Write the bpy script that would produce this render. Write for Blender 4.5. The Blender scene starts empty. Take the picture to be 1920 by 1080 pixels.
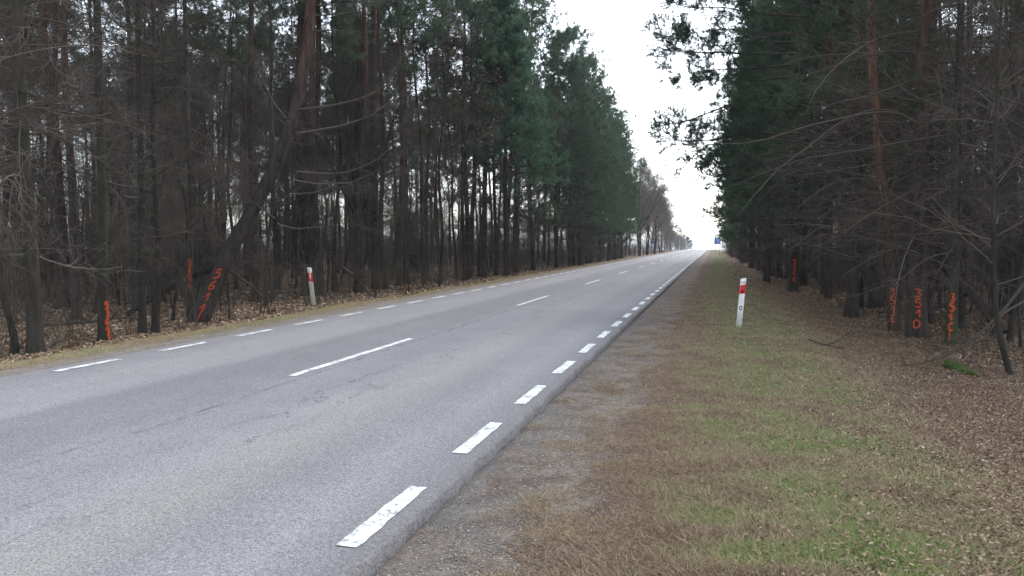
import bpy, math
import numpy as np
from mathutils import Vector

R_ = math.radians
rng = np.random.default_rng(11)
scene = bpy.context.scene
COL = scene.collection

# ------------------------------------------------------------------ camera, sky, sun, exposure
EYE = 1.70
FOC, VPX, VPY = 1480.0, 1338.0, 458.0           # focal length and the road's vanishing point, in pixels of the photo
PITCH = math.atan((540 - VPY) / FOC)
YAW = math.atan2((VPX - 960) / FOC * math.cos(PITCH), 1.0)
cam_d = bpy.data.cameras.new('camera')
cam = bpy.data.objects.new('camera', cam_d)
COL.objects.link(cam)
cam.location = (0, 0, EYE)
cam.rotation_euler = (R_(90) - PITCH, 0, YAW)
cam_d.sensor_width = 36.0
cam_d.lens = 36.0 * FOC / 1920.0
cam_d.clip_start = 0.05
cam_d.clip_end = 9000
scene.camera = cam

SUN_EL, SUN_AZ = 48.0, 25.0                       # overcast, brightest up ahead over the road
world = bpy.data.worlds.new('World')
scene.world = world
world.use_nodes = True
wn, wl = world.node_tree.nodes, world.node_tree.links
wn.clear()
sky = wn.new('ShaderNodeTexSky')
sky.sky_type = 'NISHITA'
sky.sun_disc = False
sky.sun_elevation = R_(SUN_EL)
sky.sun_rotation = R_(SUN_AZ)
sky.dust_density = 1.0
sky.air_density = 1.0
hsv = wn.new('ShaderNodeHueSaturation')
hsv.inputs['Saturation'].default_value = 0.40     # cloud cover takes the blue out of the sky
bg = wn.new('ShaderNodeBackground')
bg.inputs['Strength'].default_value = 0.15
wo = wn.new('ShaderNodeOutputWorld')
wl.new(sky.outputs[0], hsv.inputs['Color'])
wl.new(hsv.outputs[0], bg.inputs['Color'])
wl.new(bg.outputs[0], wo.inputs['Surface'])

sun_d = bpy.data.lights.new('sun', 'SUN')
sun_d.energy = 0.8
sun_d.angle = R_(25)
sun_d.color = (1.0, 0.98, 0.96)
sun = bpy.data.objects.new('sun', sun_d)
COL.objects.link(sun)
sdir = Vector((math.sin(R_(SUN_AZ)) * math.cos(R_(SUN_EL)), math.cos(R_(SUN_AZ)) * math.cos(R_(SUN_EL)), math.sin(R_(SUN_EL))))
sun.rotation_euler = sdir.to_track_quat('Z', 'Y').to_euler()

scene.view_settings.view_transform = 'Standard'
scene.view_settings.look = 'None'
scene.view_settings.exposure = 1.7
scene.view_settings.gamma = 1.0
scene.render.engine = 'CYCLES'
cy = scene.cycles
cy.max_bounces = 4
cy.diffuse_bounces = 3
cy.glossy_bounces = 2
cy.transmission_bounces = 2
cy.transparent_max_bounces = 4
cy.use_denoising = True
cy.denoising_prefilter = 'ACCURATE'
cy.use_adaptive_sampling = True
cy.adaptive_threshold = 0.006
scene.render.film_transparent = False

# ------------------------------------------------------------------ pixel <-> place
cF = np.array([-math.sin(YAW) * math.cos(PITCH), math.cos(YAW) * math.cos(PITCH), -math.sin(PITCH)])
cR = np.array([math.cos(YAW), math.sin(YAW), 0.0])
cU = np.cross(cR, cF)
CE = np.array([0, 0, EYE])


def at(px, py, depth):
    return CE + depth * (cF + cR * (px - 960) / FOC + cU * (540 - py) / FOC)


def depth_of(p):
    return float((np.asarray(p) - CE) @ cF)


def project(p):
    v = np.asarray(p) - CE
    return 960 + FOC * (v @ cR) / (v @ cF), 540 - FOC * (v @ cU) / (v @ cF)


class Waves:
    """Smooth 2-D noise: a sum of sine waves of one scale."""
    def __init__(self, scale, seed, n=9):
        r = np.random.default_rng(seed)
        a = r.uniform(0, 2 * np.pi, n)
        k = 2 * np.pi / (scale * r.uniform(0.6, 1.7, n))
        self.kx, self.ky, self.ph = k * np.cos(a), k * np.sin(a), r.uniform(0, 6.28, n)

    def __call__(self, x, y):
        x, y = np.asarray(x, float), np.asarray(y, float)
        return np.sin(x[..., None] * self.kx + y[..., None] * self.ky + self.ph).mean(-1) * 2.0


W3, W1, W03 = Waves(6.0, 1), Waves(1.6, 2), Waves(0.5, 3)
PROF_X = np.array([-4000, -60, -14.5, -12.0, -11.0, -10.4, -9.6, -9.0, -8.75, -8.6, -2.0, -1.86, -1.70, -1.2, -0.6, 0.3, 1.0, 1.7, 2.6, 3.3, 60, 4000])
PROF_Z = np.array([-0.3, -0.3, -0.28, -0.24, -0.18, -0.10, -0.06, -0.05, -0.05, -0.16, -0.16, -0.14, -0.075, -0.07, -0.05, -0.01, 0.0, -0.07, -0.28, -0.33, -0.35, -0.35])
ROUGH_X = np.array([-4000, -14, -11.5, -10.2, -9.2, -8.7, -1.6, -0.9, 0.2, 1.8, 3.5, 4000])
ROUGH_A = np.array([1.0, 1.0, 0.7, 0.35, 0.12, 0.0, 0.10, 0.3, 0.5, 0.6, 1.0, 1.0])


def drop(y):
    y = np.asarray(y, float)
    d = np.clip(y - 245.0, 0, 265.0)
    return 1.95e-4 * d * d + 0.1 * np.clip(y - 510.0, 0, 700.0)


def zg(x, y):
    x, y = np.asarray(x, float), np.asarray(y, float)
    z = np.interp(x, PROF_X, PROF_Z)
    a = np.interp(x, ROUGH_X, ROUGH_A)
    return z + a * (0.075 * W3(x, y) + 0.035 * W1(x, y) + 0.012 * W03(x, y)) - drop(y)


def gpt(px, py):
    """The point of the ground that the photo shows at a pixel."""
    d = cF + cR * (px - 960) / FOC + cU * (540 - py) / FOC
    z = -0.1
    for _ in range(25):
        t = (z - EYE) / d[2]
        p = CE + d * t
        z = 0.5 * z + 0.5 * float(zg(p[0], p[1]))
    p[2] = float(zg(p[0], p[1]))
    return p


# ------------------------------------------------------------------ mesh building
class MB:
    def __init__(self):
        self.v, self.q, self.t, self.a, self.n = [], [], [], [], 0

    def add(self, v, quads=None, tris=None, tint=None):
        v = np.asarray(v, float).reshape(-1, 3)
        if quads is not None and len(quads):
            self.q.append(np.asarray(quads).reshape(-1, 4) + self.n)
        if tris is not None and len(tris):
            self.t.append(np.asarray(tris).reshape(-1, 3) + self.n)
        self.v.append(v)
        self.a.append(np.zeros(len(v)) if tint is None else np.broadcast_to(np.asarray(tint, float), (len(v),)))
        self.n += len(v)

    def mesh(self, name, mat, smooth=False):
        v = np.concatenate(self.v)
        q = np.concatenate(self.q) if self.q else np.zeros((0, 4), int)
        t = np.concatenate(self.t) if self.t else np.zeros((0, 3), int)
        me = bpy.data.meshes.new(name)
        me.vertices.add(len(v))
        me.vertices.foreach_set('co', v.astype(np.float32).ravel())
        loops = np.concatenate([q.ravel(), t.ravel()]).astype(np.int32)
        me.loops.add(len(loops))
        me.loops.foreach_set('vertex_index', loops)
        npoly = len(q) + len(t)
        me.polygons.add(npoly)
        starts = np.concatenate([np.arange(len(q)) * 4, len(q) * 4 + np.arange(len(t)) * 3]).astype(np.int32)
        me.polygons.foreach_set('loop_start', starts)
        me.polygons.foreach_set('loop_total', np.concatenate([np.full(len(q), 4), np.full(len(t), 3)]).astype(np.int32))
        if smooth:
            me.polygons.foreach_set('use_smooth', np.ones(npoly, bool))
        at_ = me.attributes.new('tint', 'FLOAT', 'POINT')
        at_.data.foreach_set('value', np.concatenate(self.a).astype(np.float32))
        me.update(calc_edges=True)
        me.validate()
        if mat is not None:
            me.materials.append(mat)
        return me

    def build(self, name, mat, parent=None, smooth=False):
        o = bpy.data.objects.new(name, self.mesh(name, mat, smooth))
        COL.objects.link(o)
        if parent is not None:
            o.parent = parent
        return o


def nrm(a):
    return a / np.maximum(np.linalg.norm(a, axis=-1, keepdims=True), 1e-9)


def tubes(mb, P, R, sides=3, tint=None, lump=0.0):
    """P (m,n,3) paths with radii R (m,n): adds m tubes."""
    P = np.asarray(P, float)
    R = np.asarray(R, float)
    if P.ndim == 2:
        P, R = P[None], R[None]
    m, n, _ = P.shape
    T = np.gradient(P, axis=1)
    T = nrm(T)
    d = np.abs(P[:, -1] - P[:, 0])
    ref = np.zeros((m, 3))
    ref[np.arange(m), np.argmin(d, axis=1)] = 1.0
    N = nrm(np.cross(T, ref[:, None, :]))
    B = np.cross(T, N)
    a = np.arange(sides) * 2 * np.pi / sides
    rr = R[..., None] * np.ones(sides)
    if lump:
        rr = rr * (1 + rng.normal(0, lump, rr.shape))
    ring = P[:, :, None, :] + rr[..., None] * (np.cos(a)[None, None, :, None] * N[:, :, None, :] + np.sin(a)[None, None, :, None] * B[:, :, None, :])
    base = (np.arange(m) * n * sides)[:, None, None]
    i = np.arange(n - 1)[None, :, None] * sides
    k = np.arange(sides)[None, None, :]
    k2 = (k + 1) % sides
    q = np.stack([base + i + k, base + i + k2, base + i + sides + k2, base + i + sides + k], -1)
    mb.add(ring, q, tint=None if tint is None else np.repeat(np.asarray(tint), n * sides))
    # end caps
    if sides > 4:
        for e in (0, n - 1):
            c = np.arange(sides - 2)
            tri = np.stack([np.zeros_like(c), c + 1, c + 2], -1)[None] + (np.arange(m) * n * sides)[:, None, None] + e * sides
            mb.t.append((tri + mb.n - m * n * sides).reshape(-1, 3))


def spawn(P, R, k, tmin, L, ang, n=4, up=0.0, wig=0.06, rk=0.55, flat=0.0, tmax=0.98, r_end=0.35, rmin=0.0016):
    """k children along every path of P: returns their paths (m*k, n, 3) and radii."""
    m, n0, _ = P.shape
    t = rng.uniform(tmin, tmax, (m, k))
    f = t * (n0 - 1)
    i = np.clip(f.astype(int), 0, n0 - 2)
    w = (f - i)[..., None]
    r_ = np.arange(m)[:, None]
    base = P[r_, i] * (1 - w) + P[r_, i + 1] * w
    tan = nrm(P[r_, i + 1] - P[r_, i])
    rb = R[r_, i] * (1 - w[..., 0]) + R[r_, i + 1] * w[..., 0]
    rnd = rng.normal(0, 1, (m, k, 3))
    if flat:
        rnd[..., 2] *= (1 - flat)
    per = nrm(rnd - (rnd * tan).sum(-1, keepdims=True) * tan)
    a = R_(1) * rng.normal(ang, ang * 0.25, (m, k))[..., None]
    d = tan * np.cos(a) + per * np.sin(a)
    LL = rng.uniform(L[0], L[1], (m, k)) * (1.15 - 0.75 * t)
    s = np.linspace(0, 1, n)[None, None, :, None]
    Q = base[:, :, None, :] + d[:, :, None, :] * LL[..., None, None] * s
    Q[..., 2] += up * LL[..., None] * s[..., 0] ** 2
    wv = np.cumsum(rng.normal(0, wig, (m, k, n, 3)), axis=2) * LL[..., None, None]
    wv -= wv[:, :, :1]
    Q = Q + wv * s
    rad = np.maximum(rb * rk, rmin)[..., None] * (1 - (1 - r_end) * np.linspace(0, 1, n))
    return Q.reshape(m * k, n, 3), np.maximum(rad, rmin).reshape(m * k, n)


def blades(mb, base, direc, length, width, tint=None):
    """One thin triangle per needle or blade."""
    n = len(base)
    side = nrm(np.cross(direc, rng.normal(0, 1, (n, 3)))) * (np.broadcast_to(width, (n,))[:, None] * 0.5)
    tip = base + direc * np.broadcast_to(length, (n,))[:, None]
    v = np.stack([base - side, base + side, tip], 1)
    mb.add(v.reshape(-1, 3), tris=np.arange(n * 3).reshape(n, 3), tint=None if tint is None else np.repeat(tint, 3))


def tufts(mb, P, per_path, nb, ln, wd, tmin=0.35, spread=0.9, tint=(0.2, 0.8), clump=None):
    """Needle tufts along the paths P (m,n,3)."""
    m, n0, _ = P.shape
    t = rng.uniform(tmin, 1.0, (m, per_path))
    t[:, 0] = 1.0
    f = t * (n0 - 1)
    i = np.clip(f.astype(int), 0, n0 - 2)
    w = (f - i)[..., None]
    r_ = np.arange(m)[:, None]
    base = (P[r_, i] * (1 - w) + P[r_, i + 1] * w).reshape(-1, 3)
    tan = nrm(P[r_, i + 1] - P[r_, i]).reshape(-1, 3)
    tn = rng.uniform(tint[0], tint[1], len(base))
    b = np.repeat(base, nb, 0)
    d = nrm(np.repeat(tan, nb, 0) * 0.75 + rng.normal(0, spread * 0.6, (len(b), 3)) + np.array([0, 0, 0.22]))
    b = b + d * rng.uniform(0, 0.02, (len(b), 1))
    blades(mb, b, d, rng.uniform(ln * 0.7, ln * 1.25, len(b)), wd, np.repeat(tn, nb))


# ------------------------------------------------------------------ materials
def mat_new(name, rough=0.9, spec=0.3):
    m = bpy.data.materials.new(name)
    m.use_nodes = True
    nt = m.node_tree
    b = nt.nodes['Principled BSDF']
    b.inputs['Roughness'].default_value = rough
    b.inputs['Specular IOR Level'].default_value = spec
    return m, nt, b


class NT:
    def __init__(self, nt):
        self.nt, self.N, self.L = nt, nt.nodes, nt.links

    def new(self, t, **kw):
        n = self.N.new(t)
        for k, v in kw.items():
            setattr(n, k, v)
        return n

    def put(self, sock, v):
        if hasattr(v, 'is_output') or isinstance(v, bpy.types.NodeSocket):
            self.L.new(v, sock)
        else:
            sock.default_value = v

    def math(self, op, a, b=0.0, clamp=False):
        n = self.new('ShaderNodeMath', operation=op, use_clamp=clamp)
        self.put(n.inputs[0], a)
        self.put(n.inputs[1], b)
        return n.outputs[0]

    def noise(self, vec, scale, detail=4, rough=0.55, dist=0.0):
        n = self.new('ShaderNodeTexNoise')
        self.L.new(vec, n.inputs['Vector'])
        n.inputs['Scale'].default_value = scale
        n.inputs['Detail'].default_value = detail
        n.inputs['Roughness'].default_value = rough
        n.inputs['Distortion'].default_value = dist
        return n.outputs['Fac']

    def scaled(self, vec, s):
        n = self.new('ShaderNodeMapping')
        self.L.new(vec, n.inputs['Vector'])
        n.inputs['Scale'].default_value = s
        return n.outputs[0]

    def ramp(self, fac, stops, interp='LINEAR'):
        n = self.new('ShaderNodeValToRGB')
        n.color_ramp.interpolation = interp
        e = n.color_ramp.elements
        while len(e) < len(stops):
            e.new(0.5)
        for k, (p, c) in enumerate(stops):
            e[k].position = p
            e[k].color = (*c, 1) if len(c) == 3 else c
        self.L.new(fac, n.inputs[0])
        return n.outputs[0]

    def mix(self, fac, a, b, mode='MIX'):
        n = self.new('ShaderNodeMix', data_type='RGBA', blend_type=mode)
        self.put(n.inputs[0], fac)
        self.put(n.inputs[6], a if not isinstance(a, tuple) else (*a, 1)[:4])
        self.put(n.inputs[7], b if not isinstance(b, tuple) else (*b, 1)[:4])
        return n.outputs[2]

    def range(self, v, a, b, c=0.0, d=1.0):
        n = self.new('ShaderNodeMapRange')
        self.put(n.inputs[0], v)
        for k, x in enumerate((a, b, c, d)):
            n.inputs[k + 1].default_value = x
        return n.outputs[0]

    def bump(self, height, strength, dist, bsdf):
        n = self.new('ShaderNodeBump')
        n.inputs['Strength'].default_value = strength
        n.inputs['Distance'].default_value = dist
        self.L.new(height, n.inputs['Height'])
        self.L.new(n.outputs[0], bsdf.inputs['Normal'])


def bark_mat(name, low, high, z0, z1, fissure=1.0, moss=None, shift=1.2):
    m, nt, b = mat_new(name, 0.95, 0.15)
    g = NT(nt)
    tc = g.new('ShaderNodeTexCoord').outputs['Object']
    oi = g.new('ShaderNodeObjectInfo').outputs['Random']
    sep = g.new('ShaderNodeSeparateXYZ')
    g.L.new(tc, sep.inputs[0])
    st = g.scaled(tc, (9, 9, 1.6))
    n1 = g.noise(st, 1.0, 6, 0.65, 0.6)
    n2 = g.noise(tc, 3.0, 4)
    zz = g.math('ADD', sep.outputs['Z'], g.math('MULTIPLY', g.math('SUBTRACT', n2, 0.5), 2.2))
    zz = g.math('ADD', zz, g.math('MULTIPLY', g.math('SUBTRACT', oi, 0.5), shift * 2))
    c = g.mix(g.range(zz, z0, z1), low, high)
    c = g.mix(g.range(n1, 0.35, 0.62, 0.42, 1.25), (0, 0, 0), c, 'MIX') if False else g.mix(1.0, c, g.ramp(n1, [(0.30, (0.35,) * 3), (0.5, (0.95,) * 3), (0.68, (1.45,) * 3)]), 'MULTIPLY')
    c = g.mix(1.0, c, g.ramp(oi, [(0, (0.75, 0.78, 0.8)), (1, (1.25, 1.15, 1.1))]), 'MULTIPLY')
    if moss:
        mz = g.math('MULTIPLY', g.range(g.noise(tc, 1.3, 3), 0.42, 0.6), moss[1])
        c = g.mix(mz, c, moss[0])
    g.L.new(c, b.inputs['Base Color'])
    g.bump(n1, 0.9 * fissure, 0.03, b)
    return m


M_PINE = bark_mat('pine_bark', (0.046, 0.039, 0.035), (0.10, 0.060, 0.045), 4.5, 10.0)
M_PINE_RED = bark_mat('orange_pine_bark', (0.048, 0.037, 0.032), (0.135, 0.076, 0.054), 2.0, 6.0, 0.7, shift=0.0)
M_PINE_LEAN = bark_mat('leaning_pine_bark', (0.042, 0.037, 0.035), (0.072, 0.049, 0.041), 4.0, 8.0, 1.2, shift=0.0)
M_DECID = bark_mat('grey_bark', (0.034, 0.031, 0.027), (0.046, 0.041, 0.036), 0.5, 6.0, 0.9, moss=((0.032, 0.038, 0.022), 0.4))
M_BIRCH = bark_mat('birch_bark', (0.45, 0.43, 0.41), (0.62, 0.60, 0.58), 0.5, 4.0, 0.3)
M_MOSSBARK = bark_mat('mossy_bark', (0.055, 0.064, 0.03), (0.05, 0.044, 0.037), 0.2, 1.6, 0.5, shift=0.0)


def tint_mat(name, stops, rough=0.8, spec=0.25, trans=0.0, jit=0.25):
    m, nt, b = mat_new(name, rough, spec)
    g = NT(nt)
    a = g.new('ShaderNodeAttribute', attribute_name='tint').outputs['Fac']
    oi = g.new('ShaderNodeObjectInfo').outputs['Random']
    c = g.ramp(a, stops)
    if jit:
        c = g.mix(1.0, c, g.ramp(oi, [(0, (1 - jit,) * 3), (1, (1 + jit, 1 + jit * 0.8, 1 + jit * 0.5))]), 'MULTIPLY')
    g.L.new(c, b.inputs['Base Color'])
    if trans:
        out = nt.nodes['Material Output']
        tr = g.new('ShaderNodeBsdfTranslucent')
        g.L.new(c, tr.inputs['Color'])
        mx = g.new('ShaderNodeMixShader')
        mx.inputs[0].default_value = trans
        g.L.new(b.outputs[0], mx.inputs[1])
        g.L.new(tr.outputs[0], mx.inputs[2])
        g.L.new(mx.outputs[0], out.inputs['Surface'])
    return m


M_TWIG = tint_mat('dead_twigs', [(0, (0.042, 0.036, 0.031)), (0.5, (0.082, 0.071, 0.062)), (1, (0.16, 0.145, 0.132))], 0.9, 0.15)
M_NEEDLE = tint_mat('pine_needles', [(0, (0.052, 0.088, 0.056)), (0.5, (0.086, 0.134, 0.085)), (1, (0.135, 0.182, 0.108))], 0.6, 0.35, 0.38, 0.3)
M_NEEDLE_G = tint_mat('fresh_pine_needles', [(0, (0.055, 0.115, 0.076)), (0.5, (0.085, 0.165, 0.105)), (1, (0.125, 0.215, 0.13))], 0.6, 0.35, 0.35, 0.12)
M_BROWNLEAF = tint_mat('withered_leaves', [(0, (0.10, 0.07, 0.055)), (0.5, (0.15, 0.105, 0.082)), (1, (0.21, 0.155, 0.125))], 0.8, 0.2, 0.25, 0.15)
M_LITTER = tint_mat('leaf_litter', [(0, (0.085, 0.055, 0.037)), (0.4, (0.235, 0.158, 0.10)), (0.75, (0.36, 0.258, 0.165)), (1, (0.47, 0.40, 0.32))], 0.75, 0.3, 0.1, 0)
M_GRASS = tint_mat('grass_blades', [(0, (0.16, 0.105, 0.072)), (0.15, (0.265, 0.185, 0.13)), (0.35, (0.40, 0.315, 0.205)), (0.55, (0.39, 0.35, 0.20)), (0.75, (0.22, 0.265, 0.10)), (1, (0.18, 0.275, 0.07))], 0.75, 0.25, 0.2, 0)
M_GRAVEL = tint_mat('gravel_stones', [(0, (0.11, 0.10, 0.09)), (0.6, (0.23, 0.21, 0.19)), (1, (0.5, 0.47, 0.43))], 0.85, 0.3, 0, 0)


M_PALE = tint_mat('pale_twigs', [(0, (0.115, 0.103, 0.096)), (0.5, (0.185, 0.168, 0.158)), (1, (0.26, 0.24, 0.23))], 0.9, 0.15)


def plain(name, col, rough=0.6, spec=0.4, dirt=0.0, dirt_col=(0.2, 0.19, 0.16), scale=14):
    m, nt, b = mat_new(name, rough, spec)
    g = NT(nt)
    tc = g.new('ShaderNodeTexCoord').outputs['Object']
    n = g.noise(tc, scale, 5, 0.6)
    c = g.mix(1.0, (*col, 1), g.ramp(n, [(0.3, (0.88,) * 3), (0.7, (1.08,) * 3)]), 'MULTIPLY')
    if dirt:
        c = g.mix(g.math('MULTIPLY', g.range(g.noise(tc, scale * 0.4, 6, 0.7), 0.4, 0.7), dirt), c, (*dirt_col, 1))
    g.L.new(c, b.inputs['Base Color'])
    return m


def muddy(name, col, low):
    m, nt, b = mat_new(name, 0.55, 0.35)
    g = NT(nt)
    tc = g.new('ShaderNodeTexCoord').outputs['Object']
    sp = g.new('ShaderNodeSeparateXYZ')
    g.L.new(tc, sp.inputs[0])
    n = g.noise(g.scaled(tc, (14, 14, 5)), 1.0, 6, 0.7)
    c = g.mix(1.0, (*col, 1), g.ramp(n, [(0.3, (0.80,) * 3), (0.6, (1.0,) * 3), (0.75, (1.06,) * 3)]), 'MULTIPLY')
    k = g.range(g.math('ADD', sp.outputs['Z'], g.math('MULTIPLY', g.math('SUBTRACT', n, 0.5), 0.7)), 0.34, -0.02)
    c = g.mix(g.math('MULTIPLY', k, 0.75), c, (*low, 1))
    c = g.mix(g.math('MULTIPLY', g.range(g.noise(tc, 9, 6, 0.75), 0.5, 0.68), 0.45), c, (*low, 1))
    g.L.new(c, b.inputs['Base Color'])
    return m


M_WHITE = muddy('post_white_plastic', (0.70, 0.70, 0.68), (0.33, 0.31, 0.26))
M_GREENED = muddy('algae_white_plastic', (0.58, 0.59, 0.49), (0.30, 0.32, 0.18))
M_RED = plain('red_reflective_band', (0.58, 0.012, 0.014), 0.35, 0.5)
M_PLATE = plain('white_plate', (0.82, 0.82, 0.82), 0.4, 0.4)
M_DIGIT = plain('red_digits', (0.5, 0.03, 0.04), 0.5)
M_BLACK = plain('black_marking', (0.02, 0.02, 0.02), 0.5)
M_BLUE = plain('blue_sign_face', (0.015, 0.15, 0.68), 0.4, 0.4)
M_SIGNBACK = plain('sign_back', (0.05, 0.07, 0.16), 0.5, 0.4)
M_STEEL = plain('galvanised_steel', (0.35, 0.36, 0.37), 0.45, 0.5)
M_GLASS = plain('dark_car_glass', (0.02, 0.025, 0.03), 0.1, 0.6)
M_TYRE = plain('tyre_rubber', (0.02, 0.02, 0.02), 0.8)
M_CAR = plain('white_car_paint', (0.8, 0.8, 0.8), 0.25, 0.5)
M_ORANGE = plain('orange_spray_paint', (0.56, 0.092, 0.032), 0.9, 0.1, 0.95, (0.12, 0.045, 0.03), 38)
M_REDPAINT = plain('red_spray_paint', (0.26, 0.03, 0.03), 0.8, 0.2, 0.95, (0.06, 0.03, 0.028), 45)


def moss_mat():
    m, nt, b = mat_new('moss', 0.95, 0.1)
    g = NT(nt)
    tc = g.new('ShaderNodeTexCoord').outputs['Object']
    n = g.noise(tc, 16, 5, 0.7)
    g.L.new(g.ramp(n, [(0.32, (0.03, 0.045, 0.015)), (0.5, (0.075, 0.125, 0.028)), (0.62, (0.09, 0.08, 0.045)), (0.75, (0.10, 0.075, 0.05))]), b.inputs['Base Color'])
    g.bump(n, 1.0, 0.04, b)
    return m


M_MOSS = moss_mat()


def ground_mat():
    m, nt, b = mat_new('verge_and_forest_floor', 0.95, 0.15)
    g = NT(nt)
    pos = g.new('ShaderNodeNewGeometry').outputs['Position']
    sep = g.new('ShaderNodeSeparateXYZ')
    g.L.new(pos, sep.inputs[0])
    big = g.noise(pos, 0.9, 5, 0.62)
    mid = g.noise(pos, 3.5, 6, 0.68)
    fine = g.noise(pos, 28, 5, 0.7)
    grit = g.noise(pos, 120, 3, 0.6)
    xx = g.math('ADD', sep.outputs['X'], g.math('MULTIPLY', g.math('SUBTRACT', big, 0.5), 1.5))
    xx = g.math('ADD', xx, g.math('MULTIPLY', g.math('SUBTRACT', mid, 0.5), 0.9))
    f = g.range(xx, -14, 6)
    P = lambda x: (x + 14) / 20
    lit, litd = (0.15, 0.102, 0.068), (0.11, 0.08, 0.06)
    sand, grv = (0.24, 0.205, 0.168), (0.205, 0.18, 0.153)
    brn, olv = (0.15, 0.105, 0.077), (0.15, 0.128, 0.07)  # soil under the grass coloured darker, painting in the shade between blades
    c = g.ramp(f, [(0, litd), (P(-11.3), lit), (P(-10.7), (0.20, 0.165, 0.09)), (P(-10.2), (0.19, 0.15, 0.092)), (P(-9.85), (0.16, 0.125, 0.095)), (P(-9.5), (0.21, 0.19, 0.17)), (P(-8.6), grv),
                   (P(-1.8), (0.17, 0.16, 0.15)), (P(-1.3), grv), (P(-0.92), sand), (P(-0.8), brn), (P(-0.4), brn), (P(-0.05), olv), (P(1.2), olv), (P(1.9), (0.185, 0.13, 0.088)), (P(3.0), lit), (1, litd)])
    dm = g.math('MULTIPLY', g.range(g.noise(pos, 2.4, 6, 0.7, 0.5), 0.45, 0.62), g.math('MULTIPLY', g.range(xx, -2.0, -1.5), g.range(xx, -0.5, -0.8)))
    c = g.mix(g.math('MULTIPLY', dm, 0.85), c, (0.125, 0.092, 0.07, 1))
    gr = g.math('MULTIPLY', g.range(xx, -0.5, 0.3), g.range(xx, 2.4, 1.2))
    gr = g.math('MULTIPLY', gr, g.range(g.noise(pos, 1.4, 5, 0.65, 0.4), 0.46, 0.62))
    c = g.mix(g.math('MULTIPLY', gr, 0.75), c, (0.11, 0.15, 0.045, 1))
    c = g.mix(1.0, c, g.ramp(mid, [(0.25, (0.72, 0.72, 0.72)), (0.75, (1.22, 1.2, 1.18))]), 'MULTIPLY')
    c = g.mix(1.0, c, g.ramp(fine, [(0.25, (0.6, 0.58, 0.56)), (0.5, (1, 1, 1)), (0.78, (1.5, 1.48, 1.45))]), 'MULTIPLY')
    c = g.mix(1.0, c, g.ramp(grit, [(0.3, (0.7, 0.7, 0.7)), (0.7, (1.28, 1.28, 1.28))]), 'MULTIPLY')
    vor = g.new('ShaderNodeTexVoronoi')
    g.L.new(pos, vor.inputs['Vector'])
    vor.inputs['Scale'].default_value = 26
    lf = g.ramp(vor.outputs['Color'], [(0.0, (0.45,) * 3), (0.45, (0.9, 0.88, 0.86)), (0.8, (1.35, 1.3, 1.22)), (1.0, (2.3, 2.2, 2.05))])
    lz = g.math('MAXIMUM', g.range(xx, 1.2, 2.4), g.range(xx, -10.6, -11.2))
    c = g.mix(g.math('MULTIPLY', lz, 0.8), c, g.mix(1.0, c, lf, 'MULTIPLY'))
    g.L.new(c, b.inputs['Base Color'])
    h = g.math('ADD', fine, g.math('MULTIPLY', grit, 0.5))
    g.bump(h, 0.8, 0.03, b)
    return m


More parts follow.
